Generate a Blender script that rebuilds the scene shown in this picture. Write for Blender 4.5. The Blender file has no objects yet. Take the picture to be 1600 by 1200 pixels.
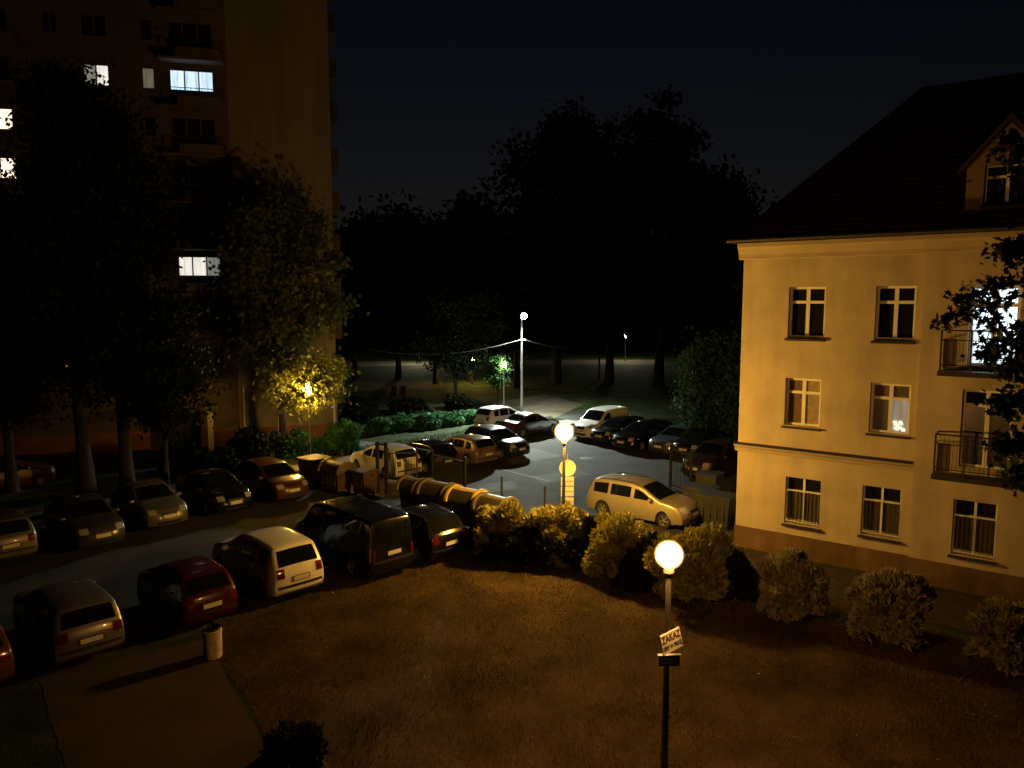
import bpy, math, random
import numpy as np
from mathutils import Vector, Matrix

random.seed(7)
rng = np.random.default_rng(7)
SC = bpy.context.scene
COL = SC.collection

# ------------------------------------------------------------------ camera
H = 8.6                     # camera height above the car park (second-floor window)
S = H / 8.0
FPX = 1200.0                # focal length in pixels of the 1600 px wide photograph
PITCH = math.atan(130.0 / FPX)
cam_d = bpy.data.cameras.new("camera")
cam_d.sensor_width = 36.0
cam_d.lens = FPX / 1600.0 * 36.0
cam_d.clip_end = 3000.0
cam = bpy.data.objects.new("camera", cam_d)
cam.location = (0, 0, H)
cam.rotation_euler = (math.pi / 2 - PITCH, 0, 0)
COL.objects.link(cam)
SC.camera = cam

# ------------------------------------------------------------------ sky / exposure
world = bpy.data.worlds.new("World")
SC.world = world
world.use_nodes = True
wn = world.node_tree
bg = wn.nodes["Background"]
sky = wn.nodes.new("ShaderNodeTexSky")
sky.sky_type = 'NISHITA'
sky.sun_disc = False
sky.sun_elevation = math.radians(-4.0)
sky.sun_rotation = math.radians(0.0)
sky.air_density = 1.0
sky.dust_density = 1.0
tint = wn.nodes.new("ShaderNodeMix")
tint.data_type = 'RGBA'; tint.blend_type = 'MULTIPLY'
tint.inputs["Factor"].default_value = 1.0
tint.inputs["B"].default_value = (0.39, 0.40, 0.50, 1)      # the night sky: the same twilight, bluer and dimmer
wn.links.new(sky.outputs[0], tint.inputs["A"])
wn.links.new(tint.outputs["Result"], bg.inputs[0])
bg.inputs[1].default_value = 0.10
sun_d = bpy.data.lights.new("moonlight", 'SUN')
sun_d.energy = 0.002
sun_d.angle = math.radians(2)
sun_d.color = (0.75, 0.85, 1.0)
sun = bpy.data.objects.new("moonlight", sun_d)
sun.rotation_euler = (math.radians(50), 0, math.radians(200))
COL.objects.link(sun)
SC.view_settings.view_transform = 'Standard'
SC.view_settings.look = 'None'
SC.view_settings.exposure = 0.0
SC.view_settings.gamma = 1.0
SC.render.engine = 'CYCLES'
cy = SC.cycles
cy.max_bounces = 5
cy.diffuse_bounces = 2
cy.glossy_bounces = 3
cy.transmission_bounces = 3
cy.transparent_max_bounces = 4
cy.caustics_reflective = False
cy.caustics_refractive = False
cy.sample_clamp_indirect = 2.0
cy.use_denoising = True

SODIUM = (1.0, 0.51, 0.075)
SODIUM_RED = (1.0, 0.43, 0.10)   # lawn lamp tinted redder, to redden the dimmer parts it lights
L_SODIUM = 740.0            # radiance of the sodium globes
LED_W = 20000.0

# ------------------------------------------------------------------ pixel <-> place helpers
def at(px, py, z=0.0):
    """the place, at height z, that the photograph shows at pixel px, py"""
    cp, sp = math.cos(PITCH), math.sin(PITCH)
    a, b = (px - 800) / FPX, -(py - 600) / FPX
    d = Vector((a, cp + b * sp, -sp + b * cp))
    k = (z - H) / d.z
    return Vector((0, 0, H)) + k * d
def zpx(yb, y):
    return (yb - y) / (yb - 470.0) * H
def mpp(yb):
    return H / (yb - 470.0)   # metres per pixel for something standing at ground row yb

# ------------------------------------------------------------------ materials
def mat(name, col, rough=0.6, var=0.0, scale=8.0, metal=0.0, bump=0.0, bscale=None, coat=0.0, spec=0.5, col2=None, detail=6.0):
    m = bpy.data.materials.new(name)
    m.use_nodes = True
    n, l = m.node_tree.nodes, m.node_tree.links
    p = n["Principled BSDF"]
    p.inputs["Roughness"].default_value = rough
    p.inputs["Metallic"].default_value = metal
    p.inputs["Coat Weight"].default_value = coat
    p.inputs["Coat Roughness"].default_value = 0.06
    p.inputs["Specular IOR Level"].default_value = spec
    p.inputs["Base Color"].default_value = (*col, 1)
    tc = n.new("ShaderNodeTexCoord")
    if var or col2:
        t = n.new("ShaderNodeTexNoise")
        t.inputs["Scale"].default_value = scale
        t.inputs["Detail"].default_value = detail
        l.new(tc.outputs["Object"], t.inputs["Vector"])
        r = n.new("ShaderNodeValToRGB")
        r.color_ramp.elements[0].position = 0.3
        r.color_ramp.elements[1].position = 0.72
        a = [max(0, c * (1 - var)) for c in col]
        b = list(col2) if col2 else [min(1, c * (1 + var)) for c in col]
        r.color_ramp.elements[0].color = (*a, 1)
        r.color_ramp.elements[1].color = (*b, 1)
        l.new(t.outputs["Fac"], r.inputs["Fac"])
        l.new(r.outputs["Color"], p.inputs["Base Color"])
    if bump:
        t2 = n.new("ShaderNodeTexNoise")
        t2.inputs["Scale"].default_value = bscale or scale * 4
        t2.inputs["Detail"].default_value = 5
        l.new(tc.outputs["Object"], t2.inputs["Vector"])
        bn = n.new("ShaderNodeBump")
        bn.inputs["Strength"].default_value = bump
        bn.inputs["Distance"].default_value = 0.03
        l.new(t2.outputs["Fac"], bn.inputs["Height"])
        l.new(bn.outputs["Normal"], p.inputs["Normal"])
    return m
def streak(m, amount, scale=(2.6, 2.6, .16)):
    """vertical weather streaks and blotches, multiplied into the base colour"""
    n, l = m.node_tree.nodes, m.node_tree.links
    p = n["Principled BSDF"]; src = p.inputs["Base Color"].links[0].from_socket
    tc = n.new("ShaderNodeTexCoord"); mp = n.new("ShaderNodeMapping"); mp.inputs["Scale"].default_value = scale
    t = n.new("ShaderNodeTexNoise"); t.inputs["Scale"].default_value = 1.0; t.inputs["Detail"].default_value = 7; t.inputs["Roughness"].default_value = .65
    r = n.new("ShaderNodeMapRange"); r.inputs["From Min"].default_value = .35; r.inputs["From Max"].default_value = .62
    r.inputs["To Min"].default_value = 1 - amount; r.inputs["To Max"].default_value = 1.03
    mx = n.new("ShaderNodeMix"); mx.data_type = 'RGBA'; mx.blend_type = 'MULTIPLY'; mx.inputs["Factor"].default_value = 1.0
    l.new(tc.outputs["Object"], mp.inputs[0]); l.new(mp.outputs[0], t.inputs["Vector"]); l.new(t.outputs["Fac"], r.inputs["Value"])
    l.new(src, mx.inputs["A"]); l.new(r.outputs[0], mx.inputs["B"]); l.new(mx.outputs["Result"], p.inputs["Base Color"])
def leaf_mat(name, col, var=0.4, trans=0.35, scale=1.3):
    m = bpy.data.materials.new(name)
    m.use_nodes = True
    n, l = m.node_tree.nodes, m.node_tree.links
    p = n["Principled BSDF"]
    out = n["Material Output"]
    tc = n.new("ShaderNodeTexCoord")
    t = n.new("ShaderNodeTexNoise")
    t.inputs["Scale"].default_value = scale
    t.inputs["Detail"].default_value = 8
    l.new(tc.outputs["Object"], t.inputs["Vector"])
    r = n.new("ShaderNodeValToRGB")
    r.color_ramp.elements[0].position = 0.32
    r.color_ramp.elements[1].position = 0.7
    r.color_ramp.elements[0].color = (*[c * (1 - var) for c in col], 1)
    r.color_ramp.elements[1].color = (*[c * (1 + var) for c in col], 1)
    l.new(t.outputs["Fac"], r.inputs["Fac"])
    l.new(r.outputs["Color"], p.inputs["Base Color"])
    p.inputs["Roughness"].default_value = 0.6
    p.inputs["Specular IOR Level"].default_value = 0.12
    tr = n.new("ShaderNodeBsdfTranslucent")
    l.new(r.outputs["Color"], tr.inputs["Color"])
    mx = n.new("ShaderNodeMixShader")
    mx.inputs[0].default_value = trans
    l.new(p.outputs[0], mx.inputs[1])
    l.new(tr.outputs[0], mx.inputs[2])
    l.new(mx.outputs[0], out.inputs["Surface"])
    return m
def glow(name, col, strength, var=0.0, scale=3.0, stretch=None):
    m = bpy.data.materials.new(name)
    m.use_nodes = True
    n, l = m.node_tree.nodes, m.node_tree.links
    p = n["Principled BSDF"]
    p.inputs["Base Color"].default_value = (0.3, 0.3, 0.3, 1)
    p.inputs["Emission Color"].default_value = (*col, 1)
    p.inputs["Emission Strength"].default_value = strength
    if var:                                  # net curtains and the room behind them
        tc = n.new("ShaderNodeTexCoord")
        mp = n.new("ShaderNodeMapping")
        mp.inputs["Scale"].default_value = stretch or (1, 1, 1)
        t = n.new("ShaderNodeTexNoise")
        t.inputs["Scale"].default_value = scale
        t.inputs["Detail"].default_value = 4
        r = n.new("ShaderNodeMapRange")
        r.inputs["From Min"].default_value = 0.3
        r.inputs["From Max"].default_value = 0.7
        r.inputs["To Min"].default_value = strength * (1 - var)
        r.inputs["To Max"].default_value = strength * (1 + var)
        l.new(tc.outputs["Object"], mp.inputs["Vector"])
        l.new(mp.outputs[0], t.inputs["Vector"])
        l.new(t.outputs["Fac"], r.inputs["Value"])
        l.new(r.outputs[0], p.inputs["Emission Strength"])
    return m

M = {}
M['grass'] = mat('grass', (0.024, 0.046, 0.014), 0.9, 0.6, 0.55, bump=0.9, bscale=14, col2=(0.055, 0.082, 0.028), spec=0.2)
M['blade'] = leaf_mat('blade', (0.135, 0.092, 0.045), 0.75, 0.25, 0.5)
M['asphalt'] = mat('asphalt', (0.040, 0.040, 0.037), 0.85, 0.5, 0.5, bump=0.35, bscale=60, spec=0.4)
M['concrete'] = mat('concrete', (0.13, 0.13, 0.12), 0.85, 0.25, 1.6, bump=0.3, bscale=40)
M['pavement'] = mat('pavement', (0.15, 0.15, 0.145), 0.88, 0.25, 1.2, bump=0.3, bscale=40)
M['kerb'] = mat('kerb', (0.13, 0.125, 0.115), 0.85, 0.25, 3, bump=0.2)
M['path'] = mat('path', (0.042, 0.026, 0.022), 0.9, 0.3, 1.0, bump=0.4, bscale=30)
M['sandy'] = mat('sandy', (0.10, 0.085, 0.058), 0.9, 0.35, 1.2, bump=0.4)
M['soil'] = mat('soil', (0.035, 0.028, 0.02), 0.95, 0.4, 3, bump=0.6)
M['line'] = mat('line', (0.13, 0.13, 0.12), 0.7, 0.4, 5)
M['stucco'] = mat('stucco', (0.52, 0.445, 0.345), 0.9, 0.16, 0.9, bump=0.25, bscale=35, spec=0.2)
M['stucco_trim'] = mat('stucco_trim', (0.43, 0.36, 0.27), 0.88, 0.08, 1.2, bump=0.1, bscale=30, spec=0.2)
M['plinth'] = mat('plinth', (0.17, 0.10, 0.055), 0.9, 0.2, 2, bump=0.3, bscale=30)
M['roof_tile'] = mat('roof_tile', (0.030, 0.014, 0.011), 0.9, 0.3, 3, bump=0.5, bscale=9)
M['gutter'] = mat('gutter', (0.018, 0.015, 0.014), 0.6)
M['block_frame'] = mat('block_frame', (0.10, 0.09, 0.085), 0.6)
M['white_frame'] = mat('white_frame', (0.80, 0.80, 0.78), 0.45, 0.05, 4)
M['dormer_wall'] = mat('dormer_wall', (0.17, 0.115, 0.095), 0.9, 0.12, 1.5, bump=0.2)  # pinkish stucco, darkened to stand in for weak lamplight up there
M['sill'] = mat('sill', (0.028, 0.016, 0.013), 0.6)
M['dark_pane'] = mat('dark_pane', (0.012, 0.012, 0.014), 0.05, spec=0.6)
M['curtain'] = mat('curtain', (0.30, 0.24, 0.16), 0.7, 0.25, 6, spec=0.5, coat=0.4)
M['brown_curtain'] = mat('brown_curtain', (0.13, 0.07, 0.05), 0.7, 0.25, 6, coat=0.5)
M['net'] = mat('net', (0.07, 0.055, 0.045), 0.5, 0.35, 9, coat=0.5)
M['door_glass'] = mat('door_glass', (0.05, 0.055, 0.07), 0.25, 0.3, 5, coat=0.4)
M['rail'] = mat('rail', (0.022, 0.016, 0.015), 0.6)
M['rail_panel'] = mat('rail_panel', (0.12, 0.075, 0.058), 0.7, 0.25, 4)
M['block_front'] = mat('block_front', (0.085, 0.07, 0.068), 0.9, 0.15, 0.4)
M['block_wall'] = mat('block_wall', (0.20, 0.175, 0.19), 0.9, 0.12, 0.35, bump=0.15, bscale=20)
M['block_plinth'] = mat('block_plinth', (0.17, 0.075, 0.045), 0.9, 0.2, 1.5)
M['block_panel'] = mat('block_panel', (0.10, 0.08, 0.065), 0.85, 0.2, 1.0)
M['cream'] = mat('cream', (0.60, 0.55, 0.45), 0.8, 0.1, 2)
M['lit_blue'] = glow('lit_blue', (0.62, 0.82, 1.0), 1.15, 0.35, 3.0, (2.2, 2.2, .22))
M['lit_white'] = glow('lit_white', (0.95, 0.90, 0.78), 0.85, 0.3, 3.0, (2.2, 2.2, .22))
M['lit_warm'] = glow('lit_warm', (1.0, 0.86, 0.62), 1.5, 0.3, 3.0, (2.2, 2.2, .22))
M['lit_orange'] = glow('lit_orange', (1.0, 0.48, 0.12), 0.75, 0.4, 3.0, (2.2, 2.2, .22))
M['lit_dim'] = glow('lit_dim', (0.75, 0.68, 0.5), 0.12, 0.6, 3.0, (2.2, 2.2, .22))
M['lit_balcony'] = glow('lit_balcony', (0.72, 0.88, 1.0), 1.6, 0.15, 3.0, (2.2, 2.2, .22))
M['lit_lace'] = glow('lit_lace', (0.80, 0.82, 0.70), 0.20, 0.5, 3.0, (2.2, 2.2, .22))
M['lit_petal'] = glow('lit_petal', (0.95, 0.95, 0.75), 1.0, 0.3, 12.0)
M['spark'] = glow('spark', (0.9, 0.95, 1.0), 1.5)
M['globe'] = glow('globe', SODIUM, L_SODIUM * 2.45)
def halo_shell(name, col, strength):
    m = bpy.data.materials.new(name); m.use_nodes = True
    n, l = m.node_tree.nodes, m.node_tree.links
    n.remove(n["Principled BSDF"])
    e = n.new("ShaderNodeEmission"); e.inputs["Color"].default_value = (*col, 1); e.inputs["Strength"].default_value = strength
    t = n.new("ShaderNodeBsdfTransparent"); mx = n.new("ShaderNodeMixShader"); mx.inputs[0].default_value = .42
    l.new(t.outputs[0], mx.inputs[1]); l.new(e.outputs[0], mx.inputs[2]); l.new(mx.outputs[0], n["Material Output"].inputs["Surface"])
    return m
M['halo_shell'] = halo_shell('halo_shell', (1.0, 0.56, 0.05), 1.5)  # see-through yellow shell whose glow stands in for the halo around a lamp
M['globe_lawn'] = glow('globe_lawn', SODIUM_RED, L_SODIUM * .94)
M['globe_far'] = glow('globe_far', (1.0, 0.62, 0.12), 260)
M['globe_grove'] = glow('globe_grove', (1.0, 0.95, 0.6), 500)
M['globe_park'] = glow('globe_park', (0.95, 1.0, 0.62), 350)
M['led'] = glow('led', (0.88, 0.97, 0.92), 85)
M['pole_grey'] = mat('pole_grey', (0.25, 0.25, 0.25), 0.6, 0.2, 3, metal=0.2)
M['pole_led'] = mat('pole_led', (0.09, 0.09, 0.09), 0.7, 0.3, 3)
M['pole_dark'] = mat('pole_dark', (0.10, 0.10, 0.09), 0.6, 0.2, 3)
M['cable'] = mat('cable', (0.30, 0.30, 0.30), 0.6)
M['sign_white'] = mat('sign_white', (0.62, 0.60, 0.55), 0.6, 0.15, 5)
M['sign_text'] = mat('sign_text', (0.02, 0.02, 0.02), 0.7)
M['sign_dark'] = mat('sign_dark', (0.07, 0.055, 0.045), 0.5)
M['sign_back'] = mat('sign_back', (0.60, 0.60, 0.57), 0.55, 0.08, 4, metal=0.1)
M['iron'] = mat('iron', (0.02, 0.022, 0.02), 0.55)
M['bark'] = mat('bark', (0.014, 0.011, 0.009), 0.9, 0.4, 5, bump=0.7, bscale=16)
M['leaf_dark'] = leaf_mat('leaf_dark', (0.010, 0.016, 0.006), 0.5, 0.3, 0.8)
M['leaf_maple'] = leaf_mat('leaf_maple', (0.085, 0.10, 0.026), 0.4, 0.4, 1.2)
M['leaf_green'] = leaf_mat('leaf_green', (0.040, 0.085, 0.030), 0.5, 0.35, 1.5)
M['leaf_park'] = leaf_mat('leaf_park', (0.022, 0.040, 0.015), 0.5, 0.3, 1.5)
M['leaf_hedge'] = leaf_mat('leaf_hedge', (0.040, 0.125, 0.050), 0.5, 0.3, 2)
M['leaf_thuja'] = leaf_mat('leaf_thuja', (0.24, 0.225, 0.06), 0.45, 0.25, 3)
M['leaf_round'] = leaf_mat('leaf_round', (0.25, 0.23, 0.12), 0.4, 0.25, 3)
M['leaf_yew'] = leaf_mat('leaf_yew', (0.014, 0.018, 0.007), 0.4, 0.2, 3)
M['glass'] = mat('glass', (0.006, 0.007, 0.008), 0.04, spec=0.7)
M['tyre'] = mat('tyre', (0.014, 0.014, 0.014), 0.85)
M['rim'] = mat('rim', (0.40, 0.40, 0.40), 0.35, metal=0.6)
M['underbody'] = mat('underbody', (0.008, 0.008, 0.008), 0.9)
M['trim_black'] = mat('trim_black', (0.016, 0.016, 0.017), 0.55)
M['headlamp'] = mat('headlamp', (0.55, 0.57, 0.60), 0.12, metal=0.35, coat=1.0)
M['tail_red'] = mat('tail_red', (0.10, 0.008, 0.008), 0.15, coat=1.0)
M['plate'] = mat('plate', (0.62, 0.62, 0.58), 0.5, 0.06, 30)
M['plate_mark'] = mat('plate_mark', (0.06, 0.06, 0.06), 0.6)
M['bin_tan'] = mat('bin_tan', (0.13, 0.105, 0.055), 0.5, 0.15, 2.5)
M['bin_yellow'] = mat('bin_yellow', (0.48, 0.36, 0.05), 0.45, 0.1, 3)
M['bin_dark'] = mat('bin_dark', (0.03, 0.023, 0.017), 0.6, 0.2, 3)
M['bin_brown'] = mat('bin_brown', (0.075, 0.040, 0.024), 0.55, 0.2, 3)
M['bin_grey'] = mat('bin_grey', (0.03, 0.031, 0.03), 0.55, 0.2, 3)
M['can_concrete'] = mat('can_concrete', (0.55, 0.47, 0.36), 0.9, 0.25, 6, bump=0.4)
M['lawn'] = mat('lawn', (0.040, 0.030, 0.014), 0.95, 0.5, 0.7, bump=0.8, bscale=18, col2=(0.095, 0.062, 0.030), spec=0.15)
M['verge'] = leaf_mat('verge', (0.045, 0.095, 0.035), 0.5, 0.25, 0.8)
M['petal'] = mat('petal', (0.75, 0.74, 0.68), 0.7)
streak(M['stucco'], .15, (1.3, 1.3, .22)); streak(M['block_wall'], .25, (.9, .9, .07)); streak(M['plinth'], .35, (2, 2, .6)); streak(M['asphalt'], .35, (.35, .12, 1))
PAINT = {}
def paint(key, col, metal=0.0, rough=0.28):
    if key not in PAINT:
        PAINT[key] = mat('paint_' + key, col, rough, 0.06, 2.0, metal=metal, coat=0.8)
    return PAINT[key]

# ------------------------------------------------------------------ mesh building
class MB:
    def __init__(self):
        self.v, self.f, self.mi, self.mats = [], [], [], []
    def _m(self, m):
        if m not in self.mats: self.mats.append(m)
        return self.mats.index(m)
    def add(self, vs, fs, m):
        o = len(self.v); k = self._m(m)
        self.v += [tuple(p) for p in vs]
        for f in fs:
            self.f.append(tuple(i + o for i in f)); self.mi.append(k)
    def box(self, lo, hi, m, mx=None):
        x0, y0, z0 = lo; x1, y1, z1 = hi
        vs = [(x0,y0,z0),(x1,y0,z0),(x1,y1,z0),(x0,y1,z0),(x0,y0,z1),(x1,y0,z1),(x1,y1,z1),(x0,y1,z1)]
        if mx is not None: vs = [mx @ Vector(p) for p in vs]
        self.add(vs, [(0,3,2,1),(4,5,6,7),(0,1,5,4),(1,2,6,5),(2,3,7,6),(3,0,4,7)], m)
    def tube(self, pts, rad, m, n=8, caps=True):
        pts = [Vector(p) for p in pts]
        if not hasattr(rad, '__len__'): rad = [rad] * len(pts)
        vs, fs = [], []
        prev = None
        for i, p in enumerate(pts):
            d = (pts[min(i + 1, len(pts) - 1)] - pts[max(i - 1, 0)]).normalized()
            a = prev if prev is not None else (Vector((1, 0, 0)) if abs(d.x) < 0.8 else Vector((0, 1, 0)))
            a = (a - d * a.dot(d)).normalized(); prev = a
            b = d.cross(a)
            for k in range(n):
                t = 2 * math.pi * k / n
                vs.append(p + (a * math.cos(t) + b * math.sin(t)) * rad[i])
        for i in range(len(pts) - 1):
            for k in range(n):
                k2 = (k + 1) % n
                fs.append((i*n+k, i*n+k2, (i+1)*n+k2, (i+1)*n+k))
        if caps:
            fs.append(tuple(range(n - 1, -1, -1)))
            fs.append(tuple((len(pts)-1)*n + k for k in range(n)))
        self.add(vs, fs, m)
    def lathe(self, prof, m, n=24, axis='z', o=(0,0,0)):
        vs, fs = [], []
        for r, z in prof:
            for k in range(n):
                t = 2 * math.pi * k / n
                if axis == 'z': vs.append((o[0]+r*math.cos(t), o[1]+r*math.sin(t), o[2]+z))
                else: vs.append((o[0]+r*math.cos(t), o[1]+z, o[2]+r*math.sin(t)))
        for i in range(len(prof) - 1):
            for k in range(n):
                k2 = (k + 1) % n
                fs.append((i*n+k, i*n+k2, (i+1)*n+k2, (i+1)*n+k))
        self.add(vs, fs, m)
    def grid(self, rows, m, flip=False):
        nr, nc = len(rows), len(rows[0])
        vs = [p for r in rows for p in r]
        fs = []
        for i in range(nr - 1):
            for j in range(nc - 1):
                q = (i*nc+j, i*nc+j+1, (i+1)*nc+j+1, (i+1)*nc+j)
                fs.append(q[::-1] if flip else q)
        self.add(vs, fs, m)
    def build(self, name, parent=None, smooth=None):
        me = bpy.data.meshes.new(name)
        me.from_pydata(self.v, [], self.f)
        for m in self.mats: me.materials.append(m)
        me.polygons.foreach_set('material_index', self.mi)
        if smooth:
            me.polygons.foreach_set('use_smooth', [True] * len(self.f))
            me.update()
            me.set_sharp_from_angle(angle=math.radians(smooth))
        me.update()
        o = bpy.data.objects.new(name, me)
        COL.objects.link(o)
        if parent is not None: o.parent = parent
        return o

def tag(o, label=None, cat=None, group=None, kind=None):
    if label: o['label'] = label
    if cat: o['category'] = cat
    if group: o['group'] = group
    if kind: o['kind'] = kind
    return o
def thing(name, label, cat, loc=(0,0,0), rz=0.0, group=None):
    o = bpy.data.objects.new(name, None)
    o.empty_display_size = 0.3
    o.location = loc; o.rotation_euler = (0, 0, rz)
    COL.objects.link(o)
    return tag(o, label, cat, group)
def struct(name, mb, label=None, cat=None):
    return tag(mb.build(name), label, cat, kind='structure')
def copy_tree(o, parent=None):
    c = o.copy(); COL.objects.link(c)
    if parent is not None: c.parent = parent
    for ch in list(o.children): copy_tree(ch, c)
    return c

# ------------------------------------------------------------------ the ground
def sheet(name, pts, z, m, label, cat, ragged=0.0):
    mb = MB()
    if ragged:
        out = []
        for a, b in zip(pts, pts[1:] + pts[:1]):
            n = max(1, int((Vector(b) - Vector(a)).length / .3))
            for k in range(n):
                q = Vector(a).lerp(Vector(b), k / n); out.append((q.x + random.gauss(0, ragged), q.y + random.gauss(0, ragged)))
        pts = out
    mb.add([(p[0], p[1], z) for p in pts], [tuple(range(len(pts)))], m)
    o = struct(name, mb, label, cat)
    return o
mb = MB(); mb.grid([[(-400 + 80*i, -40 + 80*j, 0) for i in range(11)] for j in range(11)], M['grass'], flip=False)
struct('ground', mb, 'wide dark grassy ground under the whole estate', 'ground')
V = Vector((math.sqrt(.5), math.sqrt(.5), 0)); NN = Vector((-math.sqrt(.5), math.sqrt(.5), 0))
U = Vector((math.cos(math.radians(-37)), math.sin(math.radians(-37)), 0))   # along the yellow front
IN = Vector((-U.y, U.x, 0))                                                  # into the yellow building
C = at(1148, 853); C.z = 0
A0 = at(473, 938)           # rear of the white suv
rearline = lambda s, n=0.0: A0 + V * s + NN * n
lot = [rearline(-16, -.1), rearline(6.0, -.1), at(760, 862), at(860, 858), at(1000, 862), C - IN * .6 - U * .3, C + IN * 30 - U * .3,
       at(1118, 668), at(950, 645), at(880, 640), at(800, 652), rearline(30, 14.6), rearline(-16, 14.6)]
sheet('car_park', lot, 0.004, M['asphalt'], 'dark asphalt car park with a lane between the parked rows', 'car park')
pv = [rearline(-18, 15.2), rearline(31, 15.2), rearline(31, 16.8), rearline(-18, 16.8)]
sheet('pavement', pv, 0.02, M['pavement'], 'pale pavement running behind the far row of cars', 'pavement')
sheet('side_pavement', [rearline(14.5, 17.4), rearline(16.5, 17.4), rearline(15, 22), rearline(13, 22)], 0.012, M['pavement'], 'short pale path branching off the pavement by the hedge', 'path')
sheet('concrete_patch', [at(784, 713), at(832, 700), at(880, 713), at(800, 726)], 0.010, M['concrete'], 'lighter concrete patch in the asphalt beside the dark blue car', 'paving')
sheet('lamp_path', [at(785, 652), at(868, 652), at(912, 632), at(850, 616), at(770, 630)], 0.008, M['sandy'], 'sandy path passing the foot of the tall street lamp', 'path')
sheet('path', [at(60, 1062), at(322, 998), at(372, 1090), at(445, 1230), at(110, 1230)], 0.008, M['path'], 'brown paved path leading away from the parked hatchbacks', 'path', .035)
front = [C - IN * 3.2 - U * 1.5, C - IN * 3.2 + U * 22, C - IN * .02 + U * 22, C - IN * .02 - U * 1.5]
sheet('footway', front, 0.012, M['soil'], 'dark footway along the foot of the yellow building', 'pavement')
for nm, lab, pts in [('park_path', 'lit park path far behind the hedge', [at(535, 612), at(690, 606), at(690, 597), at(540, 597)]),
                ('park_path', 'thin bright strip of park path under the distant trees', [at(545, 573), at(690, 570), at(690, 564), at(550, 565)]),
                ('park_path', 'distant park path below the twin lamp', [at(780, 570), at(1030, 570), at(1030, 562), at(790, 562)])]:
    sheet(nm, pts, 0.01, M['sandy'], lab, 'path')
M['patch'] = mat('patch', (0.034, 0.034, 0.033), 0.8, 0.4, 2, bump=0.3, bscale=60)
for lab, q in (('dark mended strip in the asphalt of the far car park', [(830, 745), (905, 733), (925, 742), (848, 756)]), ('dark oil-stained patch in the lane behind the white off-road car', [(300, 862), (352, 842), (372, 852), (318, 874)]),
               ('mended trench across the lane near the gate', [(560, 792), (640, 784), (646, 792), (566, 801)]), ('square mended patch before the estate car', [(745, 758), (800, 752), (812, 764), (752, 771)])):
    sheet('asphalt_patch', [at(*p) for p in q], .0075, M['patch'], lab, 'paving')
lawn_px = ((310, 975), (500, 905), (640, 870), (760, 850), (900, 884), (1100, 925), (1180, 900), (1640, 1040), (1640, 1260), (460, 1260), (400, 1120))
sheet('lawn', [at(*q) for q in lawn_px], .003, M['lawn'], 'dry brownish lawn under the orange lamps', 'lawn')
def kerb(a, b, w=.12, h=.12):
    a, b = Vector(a), Vector(b)
    d = (b - a); L = d.length; ang = math.atan2(d.y, d.x)
    mb = MB(); mx = Matrix.Translation(a) @ Matrix.Rotation(ang, 4, 'Z')
    n = max(1, int(L / 1.0))
    for i in range(n):
        mb.box((L*i/n + .006, -w/2, -.05), (L*(i+1)/n - .006, w/2, h), M['kerb'], mx)
    o = struct('kerb', mb, 'pale concrete kerb stones edging the car park', 'kerb')
    return o
kerb(rearline(-18, 15.0), rearline(31, 15.0))
kerb(C - IN * .9 - U * 6.5, C - IN * .9 - U * .4)
def stripe(a, b, w=.1):
    a, b = Vector(a), Vector(b); d = (b - a).normalized(); p = Vector((-d.y, d.x, 0)) * w / 2
    mb = MB(); mb.add([(*(q.xy), 0.0085) for q in (a - p, b - p, b + p, a + p)], [(0,1,2,3)], M['line'])
    struct('slab_edge', mb, 'pale concrete slab edge in the asphalt', 'marking')  # thin pale strip along the edge of a concrete slab
stripe(at(783, 733), at(858, 752), .07)

# drain covers
mbm = MB(); p = at(917, 716)
mbm.lathe([(0.0, 0.012), (0.33, 0.012), (0.36, 0.006)], M['iron'], 20)
o = mbm.build('manhole_cover'); o.location = (p.x, p.y, 0); tag(o, 'round iron manhole cover in the far car park', 'manhole cover')

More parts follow.
